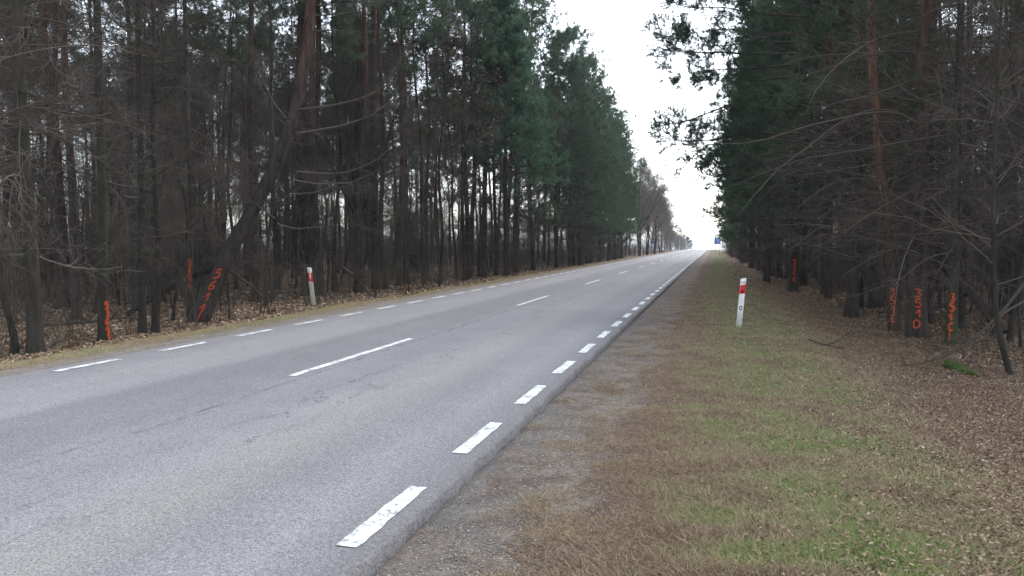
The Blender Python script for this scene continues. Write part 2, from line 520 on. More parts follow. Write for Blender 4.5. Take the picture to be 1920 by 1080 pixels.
def asphalt_mat():
    m, nt, b = mat_new('worn_asphalt', 0.72, 0.35)
    g = NT(nt)
    pos = g.new('ShaderNodeNewGeometry').outputs['Position']
    sep = g.new('ShaderNodeSeparateXYZ')
    g.L.new(pos, sep.inputs[0])
    X = sep.outputs['X']
    mid = g.noise(g.scaled(pos, (0.9, 0.12, 1)), 1.0, 5, 0.6)
    mid2 = g.noise(pos, 1.1, 5, 0.6)
    agg = g.noise(pos, 75, 3, 0.75)
    vor = g.new('ShaderNodeTexVoronoi')
    g.L.new(pos, vor.inputs['Vector'])
    vor.inputs['Scale'].default_value = 85
    # crosswise profile: wheel tracks polished paler, the older middle strip darker
    wob = g.math('ADD', X, g.math('MULTIPLY', g.math('SUBTRACT', mid2, 0.5), 0.5))
    f = g.range(wob, -9.0, -1.7)
    P = lambda x: (x + 9.0) / 7.3
    A, Bc, D = (0.208, 0.204, 0.214), (0.236, 0.231, 0.239), (0.182, 0.178, 0.188)
    c = g.ramp(f, [(0, A), (P(-8.2), A), (P(-7.6), Bc), (P(-7.1), Bc), (P(-6.75), Bc), (P(-6.5), D), (P(-5.4), D), (P(-5.1), A), (P(-4.5), A), (P(-4.0), Bc), (P(-3.4), (0.245, 0.24, 0.23)), (P(-2.9), A), (P(-2.4), Bc), (P(-2.0), D), (1, (0.155, 0.15, 0.16))])
    c = g.mix(1.0, c, g.ramp(mid, [(0.25, (0.9,) * 3), (0.75, (1.1,) * 3)]), 'MULTIPLY')
    c = g.mix(1.0, c, g.ramp(mid2, [(0.25, (0.93,) * 3), (0.75, (1.07, 1.07, 1.05))]), 'MULTIPLY')
    c = g.mix(1.0, c, g.ramp(vor.outputs['Color'], [(0.0, (0.5,) * 3), (0.5, (1.0,) * 3), (0.85, (1.15,) * 3), (1.0, (1.75,) * 3)]), 'MULTIPLY')
    c = g.mix(1.0, c, g.ramp(agg, [(0.3, (0.7,) * 3), (0.7, (1.3,) * 3)]), 'MULTIPLY')
    # the joint along the middle and broken cracks beside it
    jn = g.noise(g.scaled(pos, (1, 0.35, 1)), 1.0, 4, 0.6)
    jx = g.math('ADD', X, g.math('MULTIPLY', g.math('SUBTRACT', jn, 0.5), 0.45))
    d1 = g.math('ABSOLUTE', g.math('ADD', jx, 5.02))
    j1 = g.math('MULTIPLY', g.range(d1, 0.05, 0.005), g.range(g.noise(pos, 2.2, 5, 0.7), 0.42, 0.6))
    cn = g.noise(g.scaled(pos, (1, 0.5, 1)), 1.6, 6, 0.75)
    cx = g.math('ADD', X, g.math('MULTIPLY', g.math('SUBTRACT', cn, 0.5), 1.6))
    d2 = g.math('ABSOLUTE', g.math('ADD', cx, 3.85))
    j2 = g.math('MULTIPLY', g.range(d2, 0.028, 0.004), g.range(g.noise(pos, 0.55, 4, 0.6), 0.46, 0.56))
    d3 = g.math('ABSOLUTE', g.math('ADD', cx, 4.25))
    j3 = g.math('MULTIPLY', g.range(d3, 0.025, 0.004), g.range(g.noise(g.scaled(pos, (1, 1, 1)), 0.4, 4, 0.6), 0.5, 0.58))
    jj = g.math('MAXIMUM', g.math('MAXIMUM', j1, j2), j3)
    c = g.mix(g.math('MULTIPLY', jj, 0.8), c, (0.06, 0.058, 0.06, 1))
    spots = g.range(g.noise(pos, 6.5, 2, 0.5), 0.74, 0.80)
    c = g.mix(g.math('MULTIPLY', spots, 0.5), c, (0.07, 0.07, 0.075, 1))
    # ragged, dirtier outer edge
    ed = g.range(g.math('ADD', X, g.math('MULTIPLY', g.math('SUBTRACT', mid2, 0.5), 0.25)), -1.95, -1.80)
    c = g.mix(g.math('MULTIPLY', ed, 0.55), c, g.ramp(g.noise(pos, 30, 4, 0.75), [(0.35, (0.05, 0.047, 0.045)), (0.5, (0.13, 0.122, 0.115)), (0.68, (0.26, 0.25, 0.24))]))
    g.L.new(c, b.inputs['Base Color'])
    g.bump(g.math('ADD', vor.outputs['Distance'], agg), 0.55, 0.012, b)
    return m


def paint_mat():
    m, nt, b = mat_new('worn_road_paint', 0.6, 0.4)
    g = NT(nt)
    pos = g.new('ShaderNodeNewGeometry').outputs['Position']
    n = g.noise(pos, 22, 6, 0.75, 0.8)
    n2 = g.noise(pos, 5, 3, 0.6)
    wear = g.range(g.math('ADD', n, g.math('MULTIPLY', g.math('SUBTRACT', n2, 0.5), 0.6)), 0.525, 0.59)
    vor = g.new('ShaderNodeTexVoronoi', feature='DISTANCE_TO_EDGE')
    g.L.new(pos, vor.inputs['Vector'])
    vor.inputs['Scale'].default_value = 24
    wear = g.math('MAXIMUM', wear, g.math('MULTIPLY', g.range(vor.outputs['Distance'], 0.07, 0.02), g.range(n2, 0.4, 0.55)))
    c = g.mix(g.math('MULTIPLY', wear, 0.9), (0.70, 0.74, 0.73, 1), (0.22, 0.215, 0.22, 1))
    c = g.mix(1.0, c, g.ramp(g.noise(pos, 90, 3), [(0.3, (0.9,) * 3), (0.7, (1.05,) * 3)]), 'MULTIPLY')
    g.L.new(c, b.inputs['Base Color'])
    return m


M_GROUND, M_ASPHALT, M_PAINT = ground_mat(), asphalt_mat(), paint_mat()


# ------------------------------------------------------------------ tagging
def tag(o, label=None, cat=None, group=None, kind=None):
    if label:
        o['label'] = label
    if cat:
        o['category'] = cat
    if group:
        o['group'] = group
    if kind:
        o['kind'] = kind
    return o


def thing(name, label, cat, loc=(0, 0, 0), rz=0.0, group=None, sc=1.0):
    o = bpy.data.objects.new(name, None)
    COL.objects.link(o)
    o.location = loc
    o.rotation_euler = (0, 0, rz)
    o.scale = (sc, sc, sc)
    o.empty_display_size = 0.3
    return tag(o, label, cat, group)


def place(proto, label, loc, rz=0.0, sc=1.0, group=None, tilt=(0, 0)):
    """A copy of a thing with copies of its parts and sub-parts."""
    kids = [c for c in PARTS[proto.name]]
    r = proto.copy()
    COL.objects.link(r)
    r.location, r.rotation_euler = loc, (tilt[0], tilt[1], rz)
    r.scale = sc if isinstance(sc, tuple) else (sc, sc, sc)
    r['label'] = label
    if group:
        r['group'] = group
    elif 'group' in r:
        del r['group']
    for ch in kids:
        c = ch.copy()
        COL.objects.link(c)
        c.parent = r
    return r


PARTS = {}


# ------------------------------------------------------------------ ground and road
def axis(a, b, near, step, far_step):
    out = [near]
    s = step
    x = near
    while x < b:
        x += s
        out.append(x)
        s = min(s * 1.06, far_step)
    s = step
    x = near
    lo = []
    while x > a:
        x -= s
        lo.append(x)
        s = min(s * 1.06, far_step)
    return np.array(lo[::-1] + out)


def build_ground():
    xs = np.unique(np.concatenate([np.arange(-16, 7.01, 0.22), PROF_X[(PROF_X > -15) & (PROF_X < 6)], -16 - np.cumsum(np.linspace(0.3, 6, 26)), 7 + np.cumsum(np.linspace(0.3, 6, 26)), [-4000, -1500, -600, -250, 4000, 1500, 600, 250]]))
    ys = np.unique(np.concatenate([np.arange(-8, 30, 0.25), np.arange(30, 80, 0.8), np.arange(80, 250, 3.0), np.arange(250, 560, 6), [-30, -60, -120, 620, 800, 1210, 2500, 5000]]))
    X, Y = np.meshgrid(xs, ys)
    Z = zg(X, Y)
    nx, ny = len(xs), len(ys)
    i = np.arange(ny - 1)[:, None] * nx + np.arange(nx - 1)[None]
    mb = MB()
    mb.add(np.stack([X, Y, Z], -1), np.stack([i, i + 1, i + nx + 1, i + nx], -1))
    o = mb.build('ground', M_GROUND, smooth=True)
    tag(o, kind='structure')


ROAD_L, ROAD_R = -8.90, -1.79


def road_z(x, y):
    return 0.0 + 0.018 * (1 - ((np.asarray(x, float) + 5.3) / 3.6) ** 2) - drop(y) - 0.018 * (1 - (3.5 / 3.6) ** 2)


def build_road():
    ys = np.unique(np.concatenate([np.arange(-8, 40, 0.06), np.arange(40, 120, 0.5), np.arange(120, 560, 3.0), [-40, 700, 900]]))
    ny = len(ys)
    jr = 0.020 * Waves(0.22, 31)(np.zeros(ny), ys) + 0.022 * Waves(0.9, 32)(np.zeros(ny), ys)
    jl = 0.04 * Waves(0.5, 33)(np.zeros(ny), ys)
    inner = np.linspace(ROAD_L + 0.1, ROAD_R - 0.09, 15)
    cols, zs = [], []
    xl, xr = ROAD_L + jl, ROAD_R + jr
    cols.append(xl - 0.01); zs.append(-0.12 - drop(ys))
    cols.append(xl); zs.append(-0.03 - drop(ys))
    for x in inner:
        cols.append(np.full(ny, x)); zs.append(road_z(x, ys))
    cols.append(xr - 0.03); zs.append(-0.008 + road_z(ROAD_R, ys))
    cols.append(xr); zs.append(-0.03 + road_z(ROAD_R, ys))
    cols.append(xr + 0.012); zs.append(-0.15 - drop(ys))
    X, Z = np.stack(cols, 1), np.stack(zs, 1)
    Y = np.repeat(ys[:, None], X.shape[1], 1)
    nx = X.shape[1]
    i = np.arange(ny - 1)[:, None] * nx + np.arange(nx - 1)[None]
    mb = MB()
    mb.add(np.stack([X, Y, Z], -1), np.stack([i, i + 1, i + nx + 1, i + nx], -1))
    o = mb.build('road', M_ASPHALT)
    tag(o, kind='structure')

    def line(name, x0, x1, y0, length, period, y_end):
        mb = MB()
        y = y0
        while y < y_end:
            n = max(2, int(length / (0.08 if y < 25 else 0.6)))
            yy = np.linspace(y, y + length, n)
            e0 = rng.normal(0, 0.0045, n) if y < 30 else np.zeros(n)
            e1 = rng.normal(0, 0.0045, n) if y < 30 else np.zeros(n)
            for k in range(4):
                pass
            xs = [x0 + e0, np.full(n, (x0 + x1) / 2), x1 + e1]
            V = np.stack([np.stack([xx, yy, road_z(xx, yy) + 0.0055 + (y / 100.0) * 0.012], -1) for xx in xs], 1)
            i = np.arange(n - 1)[:, None] * 3 + np.arange(2)[None]
            mb.add(V, np.stack([i, i + 1, i + 4, i + 3], -1))
            y += period
        o = mb.build(name, M_PAINT)
        tag(o, kind='structure')

    line('road_edge_marking', -2.04, -1.912, 3.98 - 2.045 * 5, 1.13, 2.045, 330)
    line('road_far_edge_marking', -8.56, -8.43, 8.62 - 2.09 * 8, 1.17, 2.09, 330)
    line('road_centre_marking', -5.265, -5.145, 9.0 - 12.05, 4.15, 12.05, 330)


build_ground()
build_road()


# ------------------------------------------------------------------ trees
def whorl(path, rad, h, az, L, elev, curve, n=8, wig=0.03, r0=None, r1=0.004):
    """Limbs from a trunk path (k,3) at heights h."""
    z = path[:, 2]
    bx, by = np.interp(h, z, path[:, 0]), np.interp(h, z, path[:, 1])
    br = np.interp(h, z, rad)
    m = len(h)
    s = np.linspace(0, 1, n)[None]
    azs = az[:, None] + rng.normal(0, 0.25, (m, 1)) * s + np.cumsum(rng.normal(0, 0.10, (m, n)), 1) * s
    el = elev[:, None] + curve[:, None] * s + np.cumsum(rng.normal(0, 0.09, (m, n)), 1) * s
    ds = L[:, None] / (n - 1) * np.ones((m, n))
    ds[:, 0] = 0
    dx = np.cumsum(ds * np.cos(el) * np.cos(azs), 1)
    dy = np.cumsum(ds * np.cos(el) * np.sin(azs), 1)
    dz = np.cumsum(ds * np.sin(el), 1)
    P = np.stack([bx[:, None] + dx + 0.5 * br[:, None] * np.cos(az)[:, None], by[:, None] + dy + 0.5 * br[:, None] * np.sin(az)[:, None], h[:, None] + dz], -1)
    if r0 is None:
        r0 = np.minimum(0.004 + 0.0048 * L, br * 0.6)
    Rr = r0[:, None] * (1 - s) + r1 * s
    return P, Rr


def trunk_path(H, r0, wob, lean=(0, 0), n=26, z0=-0.35):
    z = np.concatenate([[z0, -0.05, 0.12, 0.3, 0.6], np.linspace(1.0, H, n - 5)])
    t = np.clip(z / H, 0, 1)
    ph = rng.uniform(0, 6.28, 4)
    x = wob * (np.sin(t * 5 + ph[0]) - np.sin(ph[0]) + 0.4 * np.sin(t * 13 + ph[1]) - 0.4 * np.sin(ph[1])) + lean[0] * z
    y = wob * (np.sin(t * 4.4 + ph[2]) - np.sin(ph[2]) + 0.4 * np.sin(t * 12 + ph[3]) - 0.4 * np.sin(ph[3])) + lean[1] * z
    rad = r0 * (1 - 0.86 * t) ** 0.85 + r0 * 0.4 * np.exp(-np.clip(z, 0, 9) / 0.22)
    return np.stack([x, y, z], -1), rad


def add_limbs(root, mbt, limbs, needles=None, nd=1.0):
    pass


def pine(label, H=16, r0=0.16, crown0=0.6, dead0=1.2, n_dead=60, dead_len=(0.8, 2.6), n_live=46, live_len=2.4, wob=0.1, lean=(0, 0), bias=0.0,
         bark=None, needle=None, cone=False, nb=9, ln=0.10, wd=0.012, name='pine_tree', path=None, group=None, twiggy=1.0, sides=9, sub=4, loc=(0, 0, 0), dead_bias=0.0, low_live=0):
    """A pine: trunk, dead_branches, crown. BIAS > 0 turns the longer limbs towards local -x... the road side."""
    root = thing(name, label, 'tree', loc, group=group)
    if path is None:
        P, Rd = trunk_path(H, r0, wob, lean)
    else:
        P, Rd = path
        H = P[-1, 2]
    mb = MB()
    tubes(mb, P, Rd, sides, lump=0.025)
    parts = [mb.build('trunk', bark or M_PINE, root, smooth=True)]
    hb = crown0 * H
    # dead limbs
    if n_dead:
        h = dead0 + (hb * 1.08 - dead0) * rng.uniform(0, 1, n_dead) ** 0.85
        az = rng.uniform(0, 2 * np.pi, n_dead)
        L = rng.uniform(*dead_len, n_dead) * (0.75 + 0.4 * h / hb)
        L *= 1 + bias * 0.55 * np.cos(az)
        P0, R0 = whorl(P, Rd, h, az, L, rng.normal(0.12, 0.34, n_dead), rng.normal(-0.1, 0.6, n_dead), r1=0.003)
        mb = MB()
        tn = np.clip(rng.normal(0.45, 0.25, n_dead), 0, 1)
        tubes(mb, P0, R0, 4, tint=tn)
        k1 = max(2, int(7 * twiggy))
        P1, R1 = spawn(P0, R0, k1, 0.25, (0.3, 1.3), 52, 5, 0.05, 0.09, 0.55, flat=0.2, rmin=0.0024)
        tubes(mb, P1, R1, 3, tint=np.repeat(tn, k1) + 0.08)
        P2, R2 = spawn(P1, R1, 4, 0.15, (0.15, 0.6), 50, 3, 0.02, 0.1, 0.6, rmin=0.0019)
        tubes(mb, P2, R2, 3, tint=np.repeat(tn, k1 * 4) + 0.12)
        ns = 22
        hs = rng.uniform(0.8, hb, ns)
        PS, RS = whorl(P, Rd, hs, rng.uniform(0, 6.28, ns), rng.uniform(.06, .32, ns) + np.interp(hs, P[:, 2], Rd) * .5, rng.normal(.2, .3, ns), rng.normal(0, .3, ns), n=4, r0=rng.uniform(.010, .022, ns), r1=.007)
        tubes(mb, PS, RS, 5, tint=np.full(ns, .3))
        parts.append(mb.build('dead_branches', M_TWIG, root))
    # living crown
    if n_live:
        u = rng.uniform(0, 1, n_live)
        h = hb + (H - 0.25 - hb) * u ** (0.95 if cone else 0.85)
        uu = (h - hb) / (H - hb)
        if low_live:
            h[:low_live] = rng.uniform(0.55, 1.0, low_live) * hb
            uu[:low_live] = 0.15
        prof = (1.05 - 0.95 * uu) if cone else np.interp(uu, [0, 0.25, 0.6, 0.85, 1], [0.8, 1.0, 0.85, 0.55, 0.22])
        az = rng.uniform(0, 2 * np.pi, n_live)
        L = live_len * prof * rng.uniform(0.7, 1.2, n_live) * (1 + bias * np.cos(az))
        P0, R0 = whorl(P, Rd, h, az, L, np.interp(uu, [0, 1], [0.0, 0.75]) + rng.normal(0, 0.15, n_live), rng.normal(0.25, 0.3, n_live), n=7)
        mb = MB()
        tubes(mb, P0, R0, 4, tint=np.full(n_live, 0.2))
        P1, R1 = spawn(P0, R0, 9, 0.3, (0.3, 1.0), 46, 4, 0.15, 0.05, 0.5, flat=0.35, rmin=0.003)
        tubes(mb, P1, R1, 3, tint=np.full(len(P1), 0.15))
        P2, R2 = spawn(P1, R1, sub, 0.25, (0.15, 0.45), 42, 3, 0.2, 0.05, 0.6, rmin=0.0025)
        wood = mb.build('live_branches', M_TWIG, root)
        parts.append(wood)
        mb = MB()
        tufts(mb, P2, 3, nb, ln, wd, 0.2, tint=(0.1, 0.75))
        tufts(mb, P1, 3, nb, ln, wd, 0.55, tint=(0.2, 0.9))
        tufts(mb, P0[:, -4:], 3, nb, ln * 1.1, wd, 0.4, tint=(0.3, 1.0))
        parts.append(mb.build('crown', needle or M_NEEDLE, root))
    PARTS[root.name] = parts
    root['_p'] = 0
    del root['_p']
    return root, P, Rd


def bare_tree(label, H=10, r0=0.09, n1=14, wob=0.12, leaves=0, bark=None, name='bare_tree', twig=None, thick=1.0, base_h=0.28, spread=38, group=None, forks=0, loc=(0, 0, 0)):
    root = thing(name, label, 'tree', loc, group=group)
    P, Rd = trunk_path(H, r0, wob)
    mb = MB()
    tubes(mb, P, Rd, 8, lump=0.03)
    if forks:
        Pm, Rm = spawn(P[None, 6:14], Rd[None, 6:14], forks, 0.05, (H * 0.45, H * 0.7), 26, 10, 0.3, 0.03, 0.7)
        tubes(mb, Pm, Rm, 6)
    parts = [mb.build('trunk', bark or M_DECID, root, smooth=True)]
    h = H * rng.uniform(base_h, 0.97, n1)
    u = h / H
    az = rng.uniform(0, 6.28, n1)
    L = H * rng.uniform(0.16, 0.34, n1) * np.interp(u, [0, 0.4, 1], [0.9, 1.0, 0.35])
    P0, R0 = whorl(P, Rd, h, az, L, R_(90 - spread) * np.ones(n1) * np.interp(u, [0.2, 1], [0.55, 1.1]) + rng.normal(0, 0.2, n1), rng.normal(0.15, 0.3, n1), n=8)
    mb = MB()
    tubes(mb, P0, R0, 4, tint=np.full(n1, 0.35))
    Ps, Rs = [P0], [R0]
    if forks:
        P0b, R0b = spawn(Pm, Rm, 9, 0.25, (H * 0.1, H * 0.22), 42, 8, 0.15, 0.05, 0.5)
        tubes(mb, P0b, R0b, 4, tint=np.full(len(P0b), 0.35))
        Ps.append(P0b); Rs.append(R0b)
    PP, RR = np.concatenate(Ps), np.concatenate(Rs)
    P1, R1 = spawn(PP, RR, 8, 0.2, (0.5, 1.5), 42, 5, 0.12, 0.06, 0.55, rmin=0.003 * thick)
    tubes(mb, P1, R1, 3, tint=np.full(len(P1), 0.45))
    P2, R2 = spawn(P1, R1, 5, 0.2, (0.25, 0.8), 40, 4, 0.1, 0.06, 0.6, rmin=0.0025 * thick)
    tubes(mb, P2, R2, 3, tint=np.full(len(P2), 0.5))
    P3, R3 = spawn(P2, R2, 3, 0.2, (0.1, 0.4), 38, 3, 0.05, 0.06, 0.7, rmin=0.002 * thick)
    tubes(mb, P3, R3, 3, tint=np.full(len(P3), 0.55))
    parts.append(mb.build('crown', twig or M_TWIG, root))
    if leaves:
        mb = MB()
        i = rng.integers(0, len(P3), leaves)
        leaf_quads(mb, P3[i, -1] + rng.normal(0, 0.03, (leaves, 3)), rng.uniform(0.04, 0.085, leaves), rng.normal(0, 1, (leaves, 3)), rng.uniform(0, 1, leaves))
        parts.append(mb.build('withered_foliage', M_BROWNLEAF, root))
    PARTS[root.name] = parts
    return root


def leaf_quads(mb, c, size, normal, tint):
    """Small bent leaves: two triangles folded along the midrib."""
    n = len(c)
    nz = nrm(normal)
    a = nrm(np.cross(nz, rng.normal(0, 1, (n, 3))))
    b = np.cross(nz, a)
    s = np.asarray(size)[:, None]
    fold = rng.uniform(-0.15, 0.35, (n, 1))
    p0, p2 = c - a * s * 0.6, c + a * s * 0.6
    p1 = c + b * s * 0.36 + nz * s * fold
    p3 = c - b * s * 0.36 + nz * s * fold * rng.uniform(0.3, 1, (n, 1))
    v = np.stack([p0, p1, p2, p3], 1).reshape(-1, 3)
    k = np.arange(n)[:, None] * 4
    mb.add(v, tris=np.concatenate([k + [0, 1, 2], k + [0, 2, 3]]), tint=np.repeat(tint, 4))


def shrub(label, H=2.0, stems=7, name='shrub', group=None, leaves=0, thin=0.007):
    root = thing(name, label, 'shrub', group=group)
    az = rng.uniform(0, 6.28, stems)
    P = np.array([[0, 0, -0.1], [0, 0, 0.5 * H], [0, 0, H]], float)
    P0, R0 = whorl(P, np.full(3, 0.02), np.zeros(stems) + rng.uniform(-0.05, 0.05, stems), az, H * rng.uniform(0.6, 1.15, stems), R_(90) - np.abs(rng.normal(0.25, 0.2, stems)), rng.normal(-0.2, 0.3, stems), n=9,
                   r0=rng.uniform(0.7, 1.6, stems) * thin, r1=0.002)
    P0[..., :2] += rng.normal(0, 0.12, (stems, 1, 2))
    mb = MB()
    tubes(mb, P0, R0, 4, tint=np.full(stems, 0.3))
    parts = [mb.build('stem', M_TWIG, root)]
    mb = MB()
    P1, R1 = spawn(P0, R0, 8, 0.15, (0.3, 0.9), 45, 5, 0.1, 0.06, 0.6, rmin=0.0024)
    tubes(mb, P1, R1, 3, tint=np.full(len(P1), 0.4))
    P2, R2 = spawn(P1, R1, 4, 0.2, (0.12, 0.45), 42, 3, 0.05, 0.07, 0.7, rmin=0.002)
    tubes(mb, P2, R2, 3, tint=np.full(len(P2), 0.5))
    parts.append(mb.build('crown', M_TWIG, root))
    if leaves:
        mb = MB()
        i = rng.integers(0, len(P2), leaves)
        leaf_quads(mb, P2[i, -1], rng.uniform(0.03, 0.06, leaves), rng.normal(0, 1, (leaves, 3)), rng.uniform(0, 1, leaves))
        parts.append(mb.build('withered_foliage', M_BROWNLEAF, root))
    PARTS[root.name] = parts
    return root


# ------------------------------------------------------------------ sprayed numbers
GLYPH = {
    '0': [[(.5, 1), (.15, .75), (.1, .3), (.45, 0), (.85, .25), (.88, .7), (.5, 1)]],
    '1': [[(.05, .45), (.55, 1), (.55, 0)]],
    '2': [[(.1, .85), (.5, 1), (.85, .75), (.15, .02), (.9, .05)]],
    '3': [[(.1, .9), (.5, 1), (.85, .8), (.45, .55), (.9, .3), (.55, 0), (.08, .1)]],
    '4': [[(.7, 0), (.7, 1), (.1, .35), (.95, .35)]],
    '5': [[(.88, 1), (.2, .98), (.15, .58), (.6, .62), (.9, .35), (.55, 0), (.08, .08)]],
    '6': [[(.8, .95), (.3, .75), (.12, .3), (.45, 0), (.85, .2), (.7, .5), (.2, .4)]],
    '7': [[(.1, 1), (.9, .97), (.4, 0)]],
    '9': [[(.85, .7), (.5, .48), (.15, .72), (.5, 1), (.85, .75), (.75, .3), (.3, 0)]],
    'C': [[(.88, .85), (.5, 1), (.12, .6), (.15, .25), (.5, 0), (.88, .15)]],
    'D': [[(.12, .05), (.5, .0), (.88, .3), (.85, .75), (.5, 1), (.15, .75), (.2, .35), (.12, .05)]],
    'E': [[(.88, 1), (.2, 1), (.18, 0), (.88, .02)], [(.2, .52), (.75, .5)]],
    'K': [[(.15, 1), (.15, 0)], [(.85, 1), (.2, .48), (.9, 0)]],
    'H': [[(.15, 1), (.15, 0)], [(.85, 1), (.85, 0)], [(.15, .5), (.85, .5)]],
    '|': [[(.5, 1), (.45, .5), (.55, 0)]],
}


def spray(root, P, Rd, text, top, bottom, wide, face, stroke=0.034, mat=None, label=None, drip=0):
    """Writes TEXT downwards round the trunk (path P, radii Rd, in the tree's own space) between two heights, facing the angle FACE."""
    mb = MB()
    n = len(text)
    ch = (top - bottom) / n
    z = P[:, 2]

    def on(u, v):
        r = np.interp(v, z, Rd) + 0.010
        a = face + u / r
        cx, cy_ = np.interp(v, z, P[:, 0]), np.interp(v, z, P[:, 1])
        return np.stack([cx + r * np.cos(a), cy_ + r * np.sin(a), v], -1)

    lines = []
    for k, ch_ in enumerate(text):
        w = wide * rng.uniform(0.88, 1.1)
        ox = rng.normal(0, wide * 0.06)
        for pl in GLYPH.get(ch_, []):
            lines.append(np.array([(ox + (x - 0.5) * w, top - ch * k - ch * 0.09 - ch * 0.80 * (1 - y)) for x, y in pl]))
    for k in range(drip):
        u = rng.uniform(-wide / 3, wide / 3)
        v = bottom + rng.uniform(0, ch)
        lines.append(np.array([(u, v), (u + rng.normal(0, .008), v - rng.uniform(0.1, 0.3))]))
    for j, pl in enumerate(lines):
        d = np.concatenate([[0], np.cumsum(np.linalg.norm(np.diff(pl, axis=0), axis=1))])
        m = max(4, int(d[-1] / 0.012))
        s = np.linspace(0, d[-1], m)
        q = np.stack([np.interp(s, d, pl[:, 0]), np.interp(s, d, pl[:, 1])], -1)
        for _ in range(2):
            q[1:-1] = 0.25 * q[:-2] + 0.5 * q[1:-1] + 0.25 * q[2:]
        tg = np.gradient(q, axis=0)
        tg /= np.maximum(np.linalg.norm(tg, axis=1, keepdims=True), 1e-9)
        nn = np.stack([-tg[:, 1], tg[:, 0]], -1)
        w = 0.95 * stroke * (0.5 if j >= len(lines) - drip else 1) * (1 + rng.normal(0, 0.24, m)) * 0.5
        w = w * np.minimum(1, 0.45 + np.minimum(np.arange(m), np.arange(m)[::-1]) * 0.3)
        rows = [q - nn * w[:, None], q, q + nn * w[:, None]]
        V = np.stack([on(r[:, 0], r[:, 1]) for r in rows], 1)
        V += (V - np.stack([np.interp(V[..., 2], z, P[:, 0]), np.interp(V[..., 2], z, P[:, 1]), V[..., 2]], -1)) * (0.002 * j)
        i = np.arange(m - 1)[:, None] * 3 + np.arange(2)[None]
        mb.add(V, np.stack([i, i + 1, i + 4, i + 3], -1))
    o = mb.build('painted_number', mat or M_ORANGE, root)
    if label:
        o['label'] = label
    return o


def toward(p, extra=0.0):
    """Angle in the ground plane from p to the camera, turned by EXTRA degrees (positive: to the camera's left)."""
    return math.atan2(-p[1], -p[0]) + R_(extra)


# ---- prototypes of the plain trees, built first where they stand last
A_, B_ = [], []
ORD = ['first', 'second', 'third', 'fourth', 'fifth', 'sixth', 'seventh', 'eighth', 'ninth', 'tenth', 'eleventh', 'twelfth', 'thirteenth', 'fourteenth', 'fifteenth', 'sixteenth', 'seventeenth', 'eighteenth', 'nineteenth', 'twentieth',
       'twenty-first', 'twenty-second', 'twenty-third', 'twenty-fourth', 'twenty-fifth', 'twenty-sixth', 'twenty-seventh', 'twenty-eighth', 'twenty-ninth', 'thirtieth', 'thirty-first', 'thirty-second', 'thirty-third', 'thirty-fourth', 'thirty-fifth',
       'thirty-sixth', 'thirty-seventh', 'thirty-eighth', 'thirty-ninth', 'fortieth', 'forty-first', 'forty-second', 'forty-third', 'forty-fourth', 'forty-fifth', 'forty-sixth', 'forty-seventh', 'forty-eighth', 'forty-ninth', 'fiftieth']

USED = set()


def put(protos, k, label, x, y, rz=None, sc=1.0, group=None, tilt=(0, 0), dz=-0.02):
    """Moves a prototype the first time, copies it afterwards."""
    pr = protos[k % len(protos)]
    rz = rng.uniform(0, 6.28) if rz is None else rz
    loc = (x, y, float(zg(x, y)) + dz)
    if pr.name not in USED:
        USED.add(pr.name)
        pr.location, pr.rotation_euler = loc, (tilt[0], tilt[1], rz)
        pr.scale = sc if isinstance(sc, tuple) else (sc, sc, sc)
        pr['label'] = label
        if group:
            pr['group'] = group
        return pr
    return place(pr, label, loc, rz, sc, group, tilt)


tall = [pine('x', H=h, r0=r, crown0=c, n_dead=nd, dead_len=(0.4, 1.6), n_live=50, live_len=2.6, wob=w, nb=11, ln=0.14, wd=0.014, dead0=2.2)[0]
        for h, r, c, nd, w in ((17, .16, .60, 26, .10), (18, .17, .64, 22, .16), (16, .13, .60, 30, .12), (17.5, .11, .66, 24, .2))]
twiggy = [pine('x', H=h, r0=r, crown0=c, n_dead=nd, dead_len=(0.7, 2.5), n_live=50, live_len=2.6, wob=w, nb=11, ln=0.14, wd=0.014, twiggy=1.3)[0]
          for h, r, c, nd, w in ((17, .15, .60, 62, .10), (15, .11, .62, 70, .16), (16.5, .15, .66, 78, .10), (17.5, .12, .62, 64, .18))]
edge = [pine('x', H=h, r0=r, crown0=c, n_dead=nd, dead_len=(0.8, 2.8), n_live=100, live_len=3.1, wob=.12, bias=.35, nb=13, ln=0.14, wd=0.014, low_live=12)[0]
        for h, r, c, nd in ((18.5, .18, .30, 70), (19.5, .19, .34, 75), (18, .16, .27, 66), (19, .16, .36, 80))]
skirt = [pine('x', H=h, r0=.15, crown0=.10, n_dead=50, dead_len=(1.0, 2.8), n_live=120, live_len=3.0, wob=.12, bias=.25, nb=12, ln=0.14, wd=0.014, dead0=.6)[0] for h in (16.5, 17.5)]
bare = [bare_tree('x', H=h, r0=r, n1=n, wob=w, leaves=lv) for h, r, n, w, lv in ((11, .075, 18, .15, 0), (9, .055, 16, .2, 0), (12, .09, 20, .14, 0), (8, .045, 14, .22, 0))]
leafy = [bare_tree('x', H=h, r0=r, n1=n, wob=.15, leaves=lv) for h, r, n, lv in ((11, .08, 26, 4200), (9, .06, 24, 3600))]
crowny = [bare_tree('x', H=h, r0=r, n1=34, wob=.15, forks=5, base_h=.12, twig=M_PALE, thick=2.6) for h, r in ((13.5, .13), (12, .11))]
sap = [bare_tree('x', H=h, r0=r, n1=n, wob=.10, base_h=.2, name='sapling') for h, r, n in ((5.5, .025, 12), (4.2, .02, 11), (6.5, .032, 13))]
shr = [shrub('x', H=h, stems=s) for h, s in ((2.2, 8), (1.6, 7), (2.8, 9))]

# ---- the trees one can single out: left of the road
LEFTROW = []          # (y, object) of the verge row, for counting labels


